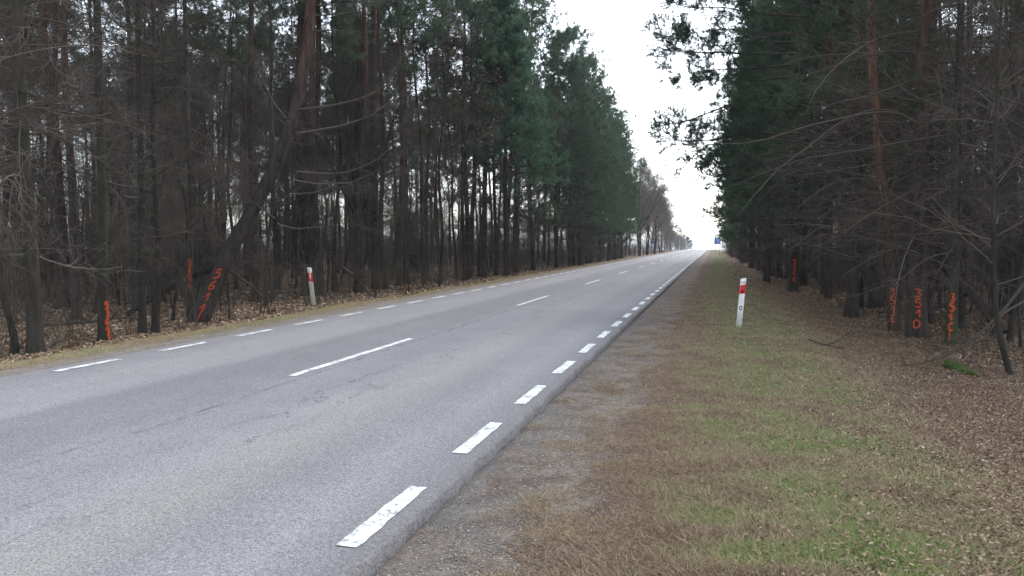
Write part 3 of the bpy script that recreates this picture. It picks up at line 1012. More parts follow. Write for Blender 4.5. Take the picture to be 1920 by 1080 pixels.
def hero(px, py, label, **kw):
    g = gpt(px, py)
    t = pine(label, loc=tuple(g + np.array([0, 0, -0.02])), **kw)
    return t[0], t[1], t[2], g


def traced_path(root_loc, pts, depth, radii, n=30, jitter=0.0, toward_cam=0.0):
    """A smooth path through photo pixels on the plane at DEPTH (slanted by toward_cam metres over its length), in the tree's own space."""
    Q = np.array([at(x, y, depth - toward_cam * k / max(1, len(pts) - 1)) for k, (x, y) in enumerate(pts)])
    d = np.concatenate([[0], np.cumsum(np.linalg.norm(np.diff(Q, axis=0), axis=1))])
    s = np.linspace(0, d[-1], n)
    q = np.stack([np.interp(s, d, Q[:, k]) for k in range(3)], -1)
    for _ in range(max(2, n // 8)):
        q[1:-1] = 0.25 * q[:-2] + 0.5 * q[1:-1] + 0.25 * q[2:]
    r = np.interp(s / d[-1], np.linspace(0, 1, len(radii)), radii)
    if jitter:
        w = np.cumsum(rng.normal(0, jitter, q.shape), 0) * np.linspace(0, 1, n)[:, None]
        q = q + w
    return q - np.asarray(root_loc), r


def traced_limbs(root, loc, limbs, name='dead_branches', needles=None, k1=9, twig_len=(0.3, 1.2), tmin=0.3, tint=0.5, k2=3, up=0.1, nb=12, ln=0.10, wd=0.012, rs=.72):
    """Limbs followed from the photo: (pixels, depth, base radius, towards camera) each, with their twigs."""
    mb, mn = MB(), MB()
    for pts, dep, r, tw in limbs:
        r = r * rs
        q, rr = traced_path(loc, pts, dep, (r, r * 0.62, r * 0.22), n=22, jitter=0.016, toward_cam=tw)
        tubes(mb, q, rr, 5, tint=np.array([tint]))
        P1, R1 = spawn(q[None], rr[None], k1, tmin, twig_len, 45, 6, up, 0.06, 0.5, flat=0.3, rmin=0.003)
        tubes(mb, P1, R1, 3, tint=np.full(len(P1), tint))
        P2, R2 = spawn(P1, R1, k2, 0.2, (0.15, 0.6), 42, 4, up, 0.06, 0.6, rmin=0.0024)
        tubes(mb, P2, R2, 3, tint=np.full(len(P2), tint + .08))
        if needles is not None:
            P3, R3 = spawn(P2, R2, 2, 0.2, (0.1, 0.3), 40, 3, 0.2, 0.05, 0.7)
            tufts(mn, P3, 6, nb, ln, wd, 0.1, .7, tint=(0.3, 0.9))
            tufts(mn, P2, 7, nb, ln, wd, 0.2, .7, tint=(0.3, 0.9))
            tufts(mn, P1[:, -3:], 4, nb, ln, wd, 0.2, .7, tint=(0.3, 1))
    o = mb.build(name, M_TWIG, root)
    if needles is not None:
        mn.build('needle_sprays', needles, root)
    return o


# the leaning pine with its sprayed number
g0 = gpt(378, 604)
D0 = depth_of(g0)
root = thing('pine_tree', 'leaning reddish pine with an orange number sprayed on its slanted foot', 'tree', tuple(g0))
qp, qr = traced_path(g0, [(368, 612), (384, 575), (425, 480), (474, 395), (512, 322), (545, 240), (562, 175), (574, 100), (584, 0), (590, -120), (594, -300), (597, -520)], D0,
                     (.28, .195, .175, .16, .145, .135, .125, .118, .12, .11, .09, .05), n=70)
mb = MB()
tubes(mb, qp, qr * (1 + .05 * np.sin(np.arange(len(qr)) * 1.9) * (rng.uniform(0, 1, len(qr)))), 11, lump=0.04)
sh = rng.uniform(.9, 6.5, 16)
PS, RS = whorl(qp, qr, sh, rng.uniform(0, 6.28, 16), rng.uniform(.2, .5, 16), rng.normal(.3, .3, 16), rng.normal(0, .2, 16), n=4, r0=rng.uniform(.018, .035, 16), r1=.014)
tubes(mb, PS, RS, 6, lump=.08)
mb.build('trunk', M_PINE_LEAN, root, smooth=True)
spray(root, qp, qr, '5611', 1.36, 0.22, 0.19, toward(g0, -12), 0.045, label='orange number sprayed down the leaning trunk', drip=3)
traced_limbs(root, g0, [
    ([(566, 205), (640, 196), (700, 180), (760, 120), (800, 40)], D0, .045, 1.0),
    ([(560, 250), (640, 238), (700, 220), (775, 160), (830, 90)], D0, .045, -1.0),
    ([(556, 322), (620, 328), (660, 322), (720, 290), (770, 200)], D0, .04, 1.5),
    ([(550, 338), (600, 345), (660, 340), (740, 300)], D0, .034, -1.2),
    ([(545, 365), (600, 360), (640, 345), (690, 300)], D0, .03, 0.8),
    ([(520, 420), (555, 430), (620, 428), (680, 400)], D0, .03, 0.8),
    ([(516, 410), (490, 392), (468, 375), (452, 350)], D0, .035, 0.5),
    ([(500, 372), (470, 350), (440, 330), (400, 318)], D0, .025, -1),
    ([(545, 235), (510, 190), (485, 140), (470, 100)], D0, .045, 0.6),
    ([(570, 100), (520, 60), (480, 15), (450, -40)], D0, .03, 0.5),
    ([(572, 130), (520, 110), (470, 105)], D0, .025, -1),
    ([(580, 60), (640, 55), (720, 60)], D0, .03, 1),
    ([(582, 30), (640, 26), (700, 20), (760, -20)], D0, .03, -1),
    ([(584, 10), (650, 8), (720, 2)], D0, .03, 0.4),
], k1=14, twig_len=(0.3, 1.3), tint=0.4)
P_, R__ = qp[-26:], qr[-26:]
h_ = rng.uniform(7.5, qp[-1, 2] - 0.4, 34)
PL, RL = whorl(P_, R__, h_, rng.uniform(0, 6.28, 34), rng.uniform(1.0, 2.4, 34), rng.normal(0.2, 0.2, 34), rng.normal(0.2, 0.3, 34), n=7)
mb = MB()
tubes(mb, PL, RL, 4, tint=np.full(34, .2))
P1, R1 = spawn(PL, RL, 8, 0.3, (0.3, 1.0), 46, 4, 0.15, 0.05, 0.5, rmin=0.003)
tubes(mb, P1, R1, 3, tint=np.full(len(P1), .2))
mb.build('live_branches', M_TWIG, root)
mb = MB()
P2, R2 = spawn(P1, R1, 3, 0.25, (0.15, 0.45), 42, 3, 0.2, 0.05, 0.6)
tufts(mb, P2, 3, 9, .1, .012, .2, tint=(.1, .75))
tufts(mb, P1, 3, 9, .1, .012, .55, tint=(.2, .9))
mb.build('crown', M_NEEDLE, root)
LEANROOT = root

t, P, Rd, g = hero(358, 598, 'thin straight grey tree with an orange number beside the leaning pine', H=13, r0=.095, crown0=.72, n_dead=60, n_live=24, wob=.03, bark=M_DECID, dead0=1.8)
spray(t, P, Rd, '526076', 1.62, 0.82, 0.115, toward(g, 0), 0.034, label='column of small orange digits')
t, P, Rd, g = hero(195, 640, 'straight dark tree at the verge with a running orange number on its trunk', H=14, r0=.105, crown0=.7, n_dead=70, n_live=24, wob=.035, bark=M_DECID, dead0=1.6)
spray(t, P, Rd, '5361', 0.82, 0.18, 0.10, toward(g, 38), 0.05, label='smeared orange number with a long drip', drip=5)
t, P, Rd, g = hero(66, 662, 'thick dark tree at the verge, nearest to the camera across the road', H=14, r0=.125, crown0=.68, n_dead=80, dead_len=(1.0, 3.2), n_live=28, wob=.05, bark=M_DECID, dead0=1.2)
t, P, Rd, g = hero(28, 664, 'thin crooked tree standing close beside the nearest thick tree', H=8, r0=.06, crown0=.75, n_dead=50, n_live=10, wob=.22, bark=M_DECID, dead0=0.8)
t, P, Rd, g = hero(268, 627, 'straight slim tree, the nearer trunk of a close pair', H=13, r0=.085, crown0=.7, n_dead=60, n_live=22, wob=.05, bark=M_DECID)
t, P, Rd, g = hero(291, 624, 'slim tree with a gentle bow, the farther trunk of a close pair', H=12, r0=.075, crown0=.7, n_dead=60, n_live=20, wob=.12, bark=M_DECID)
t, P, Rd, g = hero(577, 556, 'tall straight red-barked pine standing behind the leaning pine', H=18, r0=.235, crown0=.5, n_dead=70, dead_len=(1.0, 3.0), n_live=46, live_len=2.8, wob=.05, bark=M_PINE_LEAN, dead0=3.0)
t, P, Rd, g = hero(706, 542, 'stout dark pine beside the low forked tree', H=17, r0=.21, crown0=.55, n_dead=50, n_live=40, live_len=2.6, wob=.05, dead0=3.0)
t, P, Rd, g = hero(762, 532, 'dark pine with sky showing on both sides of its trunk', H=17, r0=.18, crown0=.55, n_dead=50, n_live=40, wob=.06, dead0=3.0)
t, P, Rd, g = hero(872, 528, 'slender tree with a long red paint streak at the verge', H=14, r0=.11, crown0=.6, n_dead=50, n_live=30, wob=.06)
spray(t, P, Rd, '||||', 1.75, 0.15, 0.12, toward(g, -8), 0.05, M_REDPAINT, label='long red paint streak')
t, P, Rd, g = hero(908, 521, 'straight pine beside the red-streaked slender tree', H=16, r0=.17, crown0=.5, n_dead=50, n_live=44, wob=.05)
t, P, Rd, g = hero(968, 512, 'dark pine with a faint red number low on its trunk', H=16, r0=.17, crown0=.45, n_dead=50, n_live=48, wob=.05, bias=.2)
spray(t, P, Rd, '357', 1.6, 0.3, 0.14, toward(g, -10), 0.05, M_REDPAINT, label='faint red number')

# the forked broad tree and the withered-leaf trees
g = gpt(672, 548)
fk = bare_tree('low forked tree with spreading curved limbs in front of the sky gaps', H=10, r0=.17, n1=20, wob=.1, forks=6, base_h=.25, spread=55, loc=tuple(g))
for k, (px, py, sc, lab) in enumerate(((818, 533, 1.2, 'tree with sparse withered leaves before the pines, nearest of its kind'), (850, 524, 1.35, 'tall tree with reddish withered leaves beside the cone-shaped pine'), (760, 520, 1.2, 'tree with thin withered foliage behind the sky gaps'), (893, 520, 1.6, 'tallest tree with brown withered leaves at the verge'))):
    g = gpt(px, py)
    put(leafy, k, lab, g[0] + .2, g[1], sc=sc)

def along(x, px, y):
    """The distance at which the line x meets a column of the photo."""
    for _ in range(80):
        y *= (VPX - project((x, y, 0))[0]) / (VPX - px)
    return y


# the bushy cone-shaped pine and the crowns that step down along the far verge
yc = along(-11.7, 950, 48)
t, P, Rd = pine('bushy cone-shaped young pine with bright needles down to mid height', H=16.2, r0=.17, crown0=.30, n_dead=40, n_live=170, live_len=3.6, cone=True, wob=.05, needle=M_NEEDLE_G, nb=14, ln=.14, wd=.014, loc=(-11.7, yc, float(zg(-11.7, yc))))
LEFT_EDGE_Y = [26, 29, 33, 36.5, 40, 44, 47, 50, 55, 58, 61, 64, 67, 69.5, 72, 75, 78, 80.5, 83, 86, 89, 92, 95, 98, 101, 104, 107, 110, 113]
cnt = 0
for k, y in enumerate(LEFT_EDGE_Y):
    x = -12.4 - rng.uniform(0, 1.2) + (0.6 if y > 60 else 0)
    if y < 48:
        put(tall, k, f'slim dark pine in the verge row across the road, {ORD[cnt]} beyond the leaning pine', x - 0.6, y + rng.normal(0, .5), sc=rng.uniform(.92, 1.08))
    else:
        put(skirt if y > 84 and k % 2 else edge, k // 2 if y > 84 else k, f'green-crowned pine in the verge row across the road, {ORD[cnt]} beyond the leaning pine', x, y + rng.normal(0, .4), rz=rng.normal(0, .5), sc=rng.uniform(.88, 1.04))
    cnt += 1

# deep wood, left
LG = 'pines deep in the wood across the road'
placed = []


def far_enough(x, y, d):
    for a, b in placed:
        if (a - x) ** 2 + (b - y) ** 2 < d * d:
            return False
    placed.append((x, y))
    return True


n = 0
tries = 0
while n < 140 and tries < 9000:
    tries += 1
    x = -13.5 - 40 * rng.uniform(0, 1) ** 1.15
    y = rng.uniform(max(6, -x * .80), min(118, 34 + -x * 1.9 if x < -24 else 118))
    if far_enough(x, y, 1.7 if y < 60 else 2.2):
        put(twiggy if y < -1.42 * x else (tall if (y < 70 or rng.uniform() < .6) else edge), int(rng.integers(0, 12)), 'slim dark pine standing deep in the wood across the road', x, y, sc=rng.uniform(.8, 1.1), group=LG)
        n += 1
n = tries = 0
while n < 80 and tries < 9000:
    tries += 1
    x = -13.0 - 36 * rng.uniform(0, 1) ** 1.3
    y = rng.uniform(max(6, -x * .80), min(100, 10 - x * 1.5))
    if far_enough(x, y, 1.0):
        put(bare, int(rng.integers(0, 12)), 'thin leafless tree among the pines across the road', x, y, sc=rng.uniform(.8, 1.25), group='leafless trees in the wood across the road')
        n += 1
n = tries = 0
while n < 80 and tries < 9000:
    tries += 1
    x = -11.9 - 22 * rng.uniform(0, 1) ** 1.6
    y = rng.uniform(max(8, -x * .82), 80)
    if far_enough(x, y, .7):
        put(sap, int(rng.integers(0, 12)), 'leafless sapling under the trees across the road', x, y, sc=rng.uniform(.7, 1.2), group='saplings in the wood across the road')
        n += 1
n = tries = 0
while n < 170 and tries < 9000:
    tries += 1
    x = -11.5 - 22 * rng.uniform(0, 1) ** 1.5
    y = rng.uniform(max(8, -x * .82), 110)
    if far_enough(x, y, .45):
        put(shr, int(rng.integers(0, 12)), 'leafless twiggy shrub on the wood floor across the road', x, y, sc=rng.uniform(.5, 1.15), group='shrubs in the wood across the road')
        n += 1

for k in range(30):
    put(shr, k, 'leafless twiggy shrub on the wood floor across the road', -11.3 - rng.uniform(0, .9), 11.5 + k * 1.15 + rng.uniform(-.4, .4), sc=rng.uniform(.5, .95), group='shrubs in the wood across the road')

# ---- right of the road
gD = None
t, P, Rd, g = hero(1719, 632, 'stout trunk with the number 351D sprayed in orange, middle of three numbered trees', H=17, r0=.20, crown0=.42, n_dead=110, dead_len=(1.2, 3.4), n_live=46, live_len=3.0, wob=.04, dead0=1.6, sides=12)
spray(t, P, Rd, '351D', 1.12, 0.22, 0.17, toward(g, 6), 0.036, label='orange number 351D')
hD, gD = t, g
t, P, Rd, g = hero(1783, 645, 'greenish smooth trunk with a blotchy orange 351C, nearest of three numbered trees', H=13, r0=.105, crown0=.7, n_dead=90, dead_len=(1.0, 3.0), n_live=20, wob=.03, bark=M_MOSSBARK, dead0=1.4, sides=12)
spray(t, P, Rd, '351C', 1.06, 0.28, 0.10, toward(g, -6), 0.042, label='blotchy orange number 351C', drip=1)
hC, gC = t, g
gE = gpt(1676, 622)
dE = depth_of(gE)
qp, qr = traced_path(gE, [(1677, 626), (1675, 560), (1668, 470), (1655, 370), (1645, 250), (1636, 120), (1630, 0), (1624, -140), (1620, -320)], dE, (.16, .12, .115, .11, .105, .10, .09, .08, .05), n=50)
t, P, Rd = pine('slim orange-barked pine with 351E sprayed low, farthest of three numbered trees', path=(qp, qr), crown0=.42, n_dead=90, dead_len=(1.0, 3.2), n_live=40, live_len=2.6, bark=M_PINE_RED, dead0=2.0, loc=tuple(gE), sides=10)
spray(t, P, Rd, '351E', 1.05, 0.22, 0.12, toward(gE, -5), 0.032, label='orange number 351E')
hE = t
t, P, Rd, g = hero(1487, 547, 'dark pine with a faint 351K, standing alone before the edge beyond the striped post', H=17, r0=.21, crown0=.3, n_dead=70, dead_len=(1.2, 3.2), n_live=70, live_len=3.2, wob=.06, dead0=2.0)
spray(t, P, Rd, '351K', 1.42, 0.42, 0.16, toward(g, 14), 0.055, label='faint orange number 351K')
hK, gK = t, g
t, P, Rd, g = hero(1742, 606, 'dark trunk with a dim red number half hidden behind the 351D tree', H=15, r0=.12, crown0=.6, n_dead=80, n_live=24, wob=.05)
spray(t, P, Rd, '352', 1.75, 1.05, 0.12, toward(g, 0), 0.035, M_REDPAINT, label='dim red number')
t, P, Rd, g = hero(1800, 616, 'dark trunk with a dim red 35 behind the greenish numbered tree', H=14, r0=.10, crown0=.6, n_dead=80, n_live=24, wob=.05)
spray(t, P, Rd, '353', 1.55, 0.85, 0.12, toward(g, 0), 0.035, M_REDPAINT, label='dim red number')

# second slim orange pine, leaning to the road as it rises
gO = gpt(1606, 575)
dO = depth_of(gO)
qp, qr = traced_path(gO, [(1608, 580), (1606, 480), (1600, 380), (1588, 280), (1572, 180), (1558, 90), (1546, 0), (1530, -130), (1515, -300)], dO, (.20, .15, .145, .14, .135, .125, .115, .09, .05), n=50)
t, P, Rd = pine('orange-barked pine bending towards the road behind the slim 351E pine', path=(qp, qr), crown0=.36, n_dead=80, dead_len=(1.0, 3.4), n_live=44, live_len=3.0, bark=M_PINE_RED, dead0=2.0, loc=tuple(gO), sides=10)
hO = t

# slim sapling at the picture's edge with a kinked foot
gS = gpt(1893, 702)
dS = depth_of(gS)
rs = thing('sapling', 'kinked sapling with a bent foot beside the mossy log', 'tree', tuple(gS))
qp, qr = traced_path(gS, [(1896, 708), (1884, 670), (1868, 610), (1864, 520), (1862, 400), (1866, 260), (1872, 120), (1880, -60)], dS, (.05, .038, .032, .03, .027, .022, .017, .008), n=40)
mb = MB(); tubes(mb, qp, qr, 8, lump=.03); mb.build('trunk', M_DECID, rs, smooth=True)
mb = MB()
P0, R0 = spawn(qp[None, 8:], qr[None, 8:], 26, .02, (.7, 2.0), 60, 8, .1, .05, .35)
tubes(mb, P0, R0, 4, tint=np.full(26, .5))
P1, R1 = spawn(P0, R0, 6, .2, (.3, .9), 45, 4, .05, .06, .55); tubes(mb, P1, R1, 3, tint=np.full(len(P1), .5))
P2, R2 = spawn(P1, R1, 3, .2, (.1, .4), 42, 3, .05, .06, .6); tubes(mb, P2, R2, 3, tint=np.full(len(P2), .55))
mb.build('crown', M_TWIG, rs)

# long dead limbs reaching over the verge, followed from the photo
dD, dC = depth_of(gD), depth_of(gC)
traced_limbs(hD, gD, [
    ([(1720, 232), (1690, 208), (1640, 200), (1600, 215), (1560, 240), (1500, 290), (1455, 330), (1400, 410)], dD, .04, 2.0),
    ([(1718, 330), (1680, 212), (1650, 205), (1590, 218), (1540, 250), (1470, 262)], dD, .03, 1.0),
    ([(1718, 228), (1690, 210), (1645, 206), (1560, 222), (1480, 245), (1420, 268), (1340, 272), (1290, 275)], dD - 1, .034, 2.0),
    ([(1722, 130), (1690, 40), (1660, 20), (1600, 25)], dD, .03, 1.0),
    ([(1716, 300), (1640, 305), (1560, 318), (1480, 325), (1420, 318)], dD, .026, 1.5),
    ([(1716, 400), (1660, 435), (1600, 425), (1540, 426), (1480, 470)], dD, .026, 1.5),
    ([(1716, 470), (1680, 462), (1610, 440), (1560, 425), (1500, 424), (1460, 430)], dD - .5, .026, 1.0),
], k1=16, tint=0.5)
traced_limbs(hC, gC, [
    ([(1786, 300), (1830, 268), (1880, 240), (1960, 225)], dC, .03, 1.5),
    ([(1784, 250), (1700, 262), (1600, 284), (1500, 300), (1440, 322), (1360, 350)], dC, .028, 1.0),
    ([(1786, 470), (1740, 480), (1690, 520), (1620, 540), (1575, 545)], dC - .6, .02, 0.8),
    ([(1784, 500), (1720, 470), (1650, 440), (1590, 425)], dC - .6, .02, 0.8),
    ([(1786, 380), (1830, 330), (1880, 285), (1935, 240)], dC, .026, 1.0),
    ([(1782, 160), (1720, 190), (1650, 170), (1560, 130), (1500, 50)], dC, .026, 1.0),
    ([(1788, 440), (1840, 380), (1900, 320), (1960, 300)], dC, .024, 1.0),
], k1=15, tint=0.5)
traced_limbs(hE, gE, [
    ([(1642, 150), (1590, 158), (1540, 162), (1480, 170)], dE, .026, 1.0),
    ([(1640, 100), (1560, 70), (1480, 55), (1400, 65)], dE, .026, 1.0),
    ([(1648, 250), (1580, 240), (1500, 255), (1430, 260)], dE, .022, 1.0),
    ([(1652, 310), (1560, 300), (1490, 320), (1430, 335)], dE, .022, 1.0),
], k1=13, tint=0.5)

# the living limbs that hang out over the road edge
gF = np.array([3.9, 24.5, 0.0]); gF[2] = float(zg(gF[0], gF[1]))
dF = depth_of(gF)
t, P, Rd = pine('bushy pine reaching its needled limbs out over the road edge', H=17, r0=.18, crown0=.34, n_dead=60, dead_len=(1.0, 3.2), n_live=70, live_len=3.4, bias=-.3, wob=.06, loc=tuple(gF), nb=10, ln=.11, wd=.013)
hF = t
traced_limbs(hF, gF, [
    ([(1500, 100), (1420, 103), (1340, 102), (1290, 106), (1245, 100), (1212, 85)], dF, .04, 1.0),
    ([(1510, 30), (1430, 25), (1360, 15), (1300, 18), (1262, 10)], dF, .04, 0.5),
    ([(1510, 175), (1400, 185), (1330, 212), (1290, 228), (1232, 236)], dF, .045, 0.5),
    ([(1500, 250), (1400, 252), (1330, 268), (1290, 272), (1250, 268), (1222, 262)], dF, .04, 1.2),
    ([(1500, 255), (1400, 258), (1325, 270), (1295, 300), (1268, 322)], dF, .035, 0.5),
    ([(1500, 320), (1420, 318), (1370, 322), (1330, 332)], dF, .03, 0.5),
    ([(1510, -20), (1430, -30), (1350, -20), (1290, -10)], dF, .03, 0.8),
    ([(1500, 140), (1430, 150), (1370, 145), (1310, 150)], dF, .03, 0.8),
    ([(1500, 60), (1420, 65), (1370, 55), (1320, 62), (1280, 70)], dF, .03, 0.3),
    ([(1505, 205), (1440, 205), (1390, 210), (1350, 200)], dF, .03, 0.8),
    ([(1505, 80), (1420, 78), (1340, 92), (1270, 80), (1222, 62)], dF, .03, 0.2),
    ([(1500, 120), (1410, 128), (1340, 125), (1275, 135), (1240, 128)], dF, .03, 0.3),
    ([(1500, 290), (1420, 292), (1360, 300), (1310, 305)], dF, .03, 0.3),
    ([(1500, 360), (1430, 362), (1380, 372), (1345, 388)], dF, .028, 0.3),
], name='overhanging_branches', needles=M_NEEDLE, k1=18, twig_len=(0.4, 1.3), tmin=0.22, tint=.3, k2=5, nb=6, ln=.09, wd=.0095, rs=.95)

for k in range(12):
    yk = 15.5 + k * 2.1
    put(shr, k, 'leafless twiggy shrub on the wood floor beside the grass verge', np.interp(yk, [15, 36, 80], [5.6, 4.6, 3.6]) + rng.uniform(0, .8), yk, sc=rng.uniform(.4, .75), group='shrubs in the wood beside the grass verge')
gB = np.array([2.7, 43.0, 0.0]); gB[2] = float(zg(gB[0], gB[1]))
pine('full-crowned pine standing well forward of the near wood edge', H=17.5, r0=.17, crown0=.28, n_dead=50, dead_len=(1.0, 2.8), n_live=110, live_len=3.3, bias=-.3, wob=.08, loc=tuple(gB), nb=9, ln=.12, wd=.012)
EDGE_R = [27, 29.5, 32, 34, 38.5, 41, 44, 47, 50, 53.5, 57, 60, 64, 68, 72, 76, 80, 85, 90, 95, 101, 107, 114, 121, 130, 140]
for k, y in enumerate(EDGE_R):
    x = np.interp(y, [18, 36, 74, 150], [4.7, 3.7, 2.9, 2.3]) + rng.uniform(0, .9)
    sc = rng.uniform(.9, 1.05) * np.interp(y, [80, 110, 140], [1, .8, .55])
    put(skirt if y > 42 and k % 2 else edge, k // 2 if y > 42 and k % 2 else k + 1, f'dark bushy pine along the near wood edge, {ORD[k]} beyond the orange-barked pines', x, y, rz=math.pi + rng.normal(0, .5), sc=sc)
RG = 'pines deep in the wood beside the grass verge'
placed = [(gD[0], gD[1]), (gC[0], gC[1]), (gE[0], gE[1]), (gO[0], gO[1]), (gF[0], gF[1]), (gS[0], gS[1])]
n = tries = 0
while n < 56 and tries < 9000:
    tries += 1
    y = rng.uniform(16, 85)
    x0 = np.interp(y, [10, 18, 36, 74, 150], [5.4, 5.4, 5.2, 4.6, 4.2]) + .4
    x = x0 + (0.36 * y + 3 - x0) * rng.uniform(0, 1)
    if x < x0:
        continue
    if far_enough(x, y, 1.7):
        put(twiggy, int(rng.integers(0, 12)), 'dark pine standing deep in the wood beside the grass verge', x, y, sc=rng.uniform(.8, 1.1), group=RG)
        n += 1
n = tries = 0
while n < 50 and tries < 9000:
    tries += 1
    y = rng.uniform(16, 70)
    x = 5.0 + (0.36 * y - 2) * rng.uniform(0, 1)
    if far_enough(x, y, 1.0):
        put(bare, int(rng.integers(0, 12)), 'thin leafless tree among the pines beside the grass verge', x, y, sc=rng.uniform(.7, 1.15), group='leafless trees in the wood beside the grass verge')
        n += 1
n = tries = 0
while n < 40 and tries < 9000:
    tries += 1
    y = rng.uniform(15, 60)
    x = 4.9 + (0.34 * y - 3) * rng.uniform(0, 1) ** 1.3
    if far_enough(x, y, .7):
        put(sap, int(rng.integers(0, 12)), 'leafless sapling under the trees beside the grass verge', x, y, sc=rng.uniform(.7, 1.2), group='saplings in the wood beside the grass verge')
        n += 1
n = tries = 0
while n < 110 and tries < 9000:
    tries += 1
    y = rng.uniform(18, 90)
    x = np.interp(y, [15, 36, 80], [5.0, 4.2, 3.1]) + (0.3 * y - 2) * rng.uniform(0, 1) ** 1.6
    if far_enough(x, y, .6):
        put(shr, int(rng.integers(0, 12)), 'leafless twiggy shrub on the wood floor beside the grass verge', x, y, sc=rng.uniform(.45, 1.0), group='shrubs in the wood beside the grass verge')
        n += 1

# bare trees farther down the far side, shrinking towards the crest
k = 0
for y, x, sc in ((131, -12.6, 1.0), (134, -14.5, 1.15), (138, -11.9, .98), (141, -16, 1.2), (144, -13.5, 1.12), (148, -12.0, 1.0), (152, -15, 1.12), (156, -12.6, 1.02), (160, -14.6, 1.05), (165, -12.2, .95), (170, -14, .95), (175, -12.4, .84), (180, -14.4, .9), (186, -12.6, .78), (193, -13.4, .74), (200, -12.6, .66), (208, -13.4, .6), (216, -12.6, .5), (226, -13.2, .42)):
    put(crowny, k, f'pale leafless tree beyond the last pines across the road, {ORD[k]} along the verge', x + (.8 if y < 148 else 1.5), y, sc=sc * 1.14)
    k += 1
for k in range(26):
    y = 128 + k * 5.6
    put(shr, k, 'pale twiggy shrub under the leafless trees beyond the last pines', -12.0 - rng.uniform(0, 2.2), y, sc=rng.uniform(1.2, 1.9) * (1 if y < 220 else .8), group='shrubs under the far leafless trees')
put(edge, 2, 'small dark green pine beyond the last of the pale leafless trees', -12.6, 236, sc=.27)
k = 0
for y, x, H in ((395, -17.5, .9), (402, -21, .95), (410, -17, .9), (418, -19, .9), (426, -16.5, .95), (436, -17.5, .9), (446, -15.8, .95), (458, -17, .9), (470, -15.0, 1.0), (482, -14.5, 1.0), (494, -13.5, 1.05)):
    if k < 6:
        put(crowny, k, 'distant leafless tree beyond the crest of the road', x, y, sc=H * 1.3, group='distant leafless trees beyond the crest')
    else:
        put(edge, k, 'distant pine beyond the crest of the road', x, y, sc=H * .85, group='distant pines beyond the crest')
    k += 1
b1 = bare_tree('white-barked birch in front of the distant wood, taller of the two', H=11.5, r0=.2, n1=16, bark=M_BIRCH, name='birch_tree', loc=(-13.0, 400, float(zg(-13.0, 400))))
b2 = bare_tree('white-barked birch in front of the distant wood, shorter of the two', H=9.5, r0=.2, n1=14, bark=M_BIRCH, name='birch_tree', loc=(-16.4, 396, float(zg(-16.4, 396))))
for k, (x, y, sc) in enumerate(((2.9, 150, .5), (3.4, 158, .6), (2.8, 168, .5), (3.6, 178, .5), (3.2, 190, .5), (4.0, 205, .45))):
    put(crowny, k, 'low leafless tree past the end of the near wood', x, y, sc=sc, group='low leafless trees past the near wood')

# the green bush seen through the gap, and the far undergrowth
t, P, Rd = pine('small bright green conifer seen through a gap in the deep wood', H=3.6, r0=.05, crown0=.08, n_dead=0, n_live=60, live_len=1.0, cone=True, needle=M_NEEDLE_G, ln=.09, wd=.02, name='conifer', loc=(0, 0, 0))
gg = at(756, 420, 47); t.location = (gg[0], gg[1], float(zg(gg[0], gg[1])))


def undergrowth(name, label, xs, ys, n, hmin, hmax, lean=.22, k=6):
    mb = MB()
    z = zg(xs, ys)
    H = rng.uniform(hmin, hmax, n)
    s = np.linspace(0, 1, 5)
    dirs = rng.normal(0, lean, (n, 2))
    P = np.zeros((n, 5, 3))
    P[..., 0] = xs[:, None] + dirs[:, :1] * H[:, None] * s ** 1.5
    P[..., 1] = ys[:, None] + dirs[:, 1:] * H[:, None] * s ** 1.5
    P[..., 2] = z[:, None] - .05 + H[:, None] * s
    P[:, 1:, :2] += rng.normal(0, .05, (n, 4, 2))
    R = np.repeat(rng.uniform(.006, .018, n)[:, None] * (hmax / 4.0) ** .7, 5, 1) * (1 - .75 * s)
    tubes(mb, P, R, 3, tint=rng.uniform(.1, .5, n))
    P1, R1 = spawn(P, R, k, .15, (.4, 1.3) if k < 7 else (.7, 2.2), 48, 4, .1, .07, .55, rmin=.004)
    tubes(mb, P1, R1, 3, tint=rng.uniform(.2, .6, len(P1)))
    P2, R2 = spawn(P1, R1, 3, .2, (.2, .6), 42, 3, .05, .07, .7, rmin=.0035)
    tubes(mb, P2, R2, 3, tint=rng.uniform(.2, .7, len(P2)))
    o = mb.build(name, M_TWIG)
    tag(o, label, 'undergrowth', kind='stuff')


n = 3800
xs = -16 - 40 * rng.uniform(0, 1, n) ** .8
ys = rng.uniform(0, 1, n) * (130 - (-xs * .78)) + (-xs * .78)
undergrowth('undergrowth', 'dense leafless brush filling the deep wood across the road', xs, ys, n, 1.5, 4.2)
n = 1600
ys = rng.uniform(40, 120, n)
xs = 8 + rng.uniform(0, 1, n) * (.36 * ys - 4)
undergrowth('undergrowth', 'dense leafless brush filling the deep wood beside the grass verge', xs, ys, n, 1.5, 4.0)


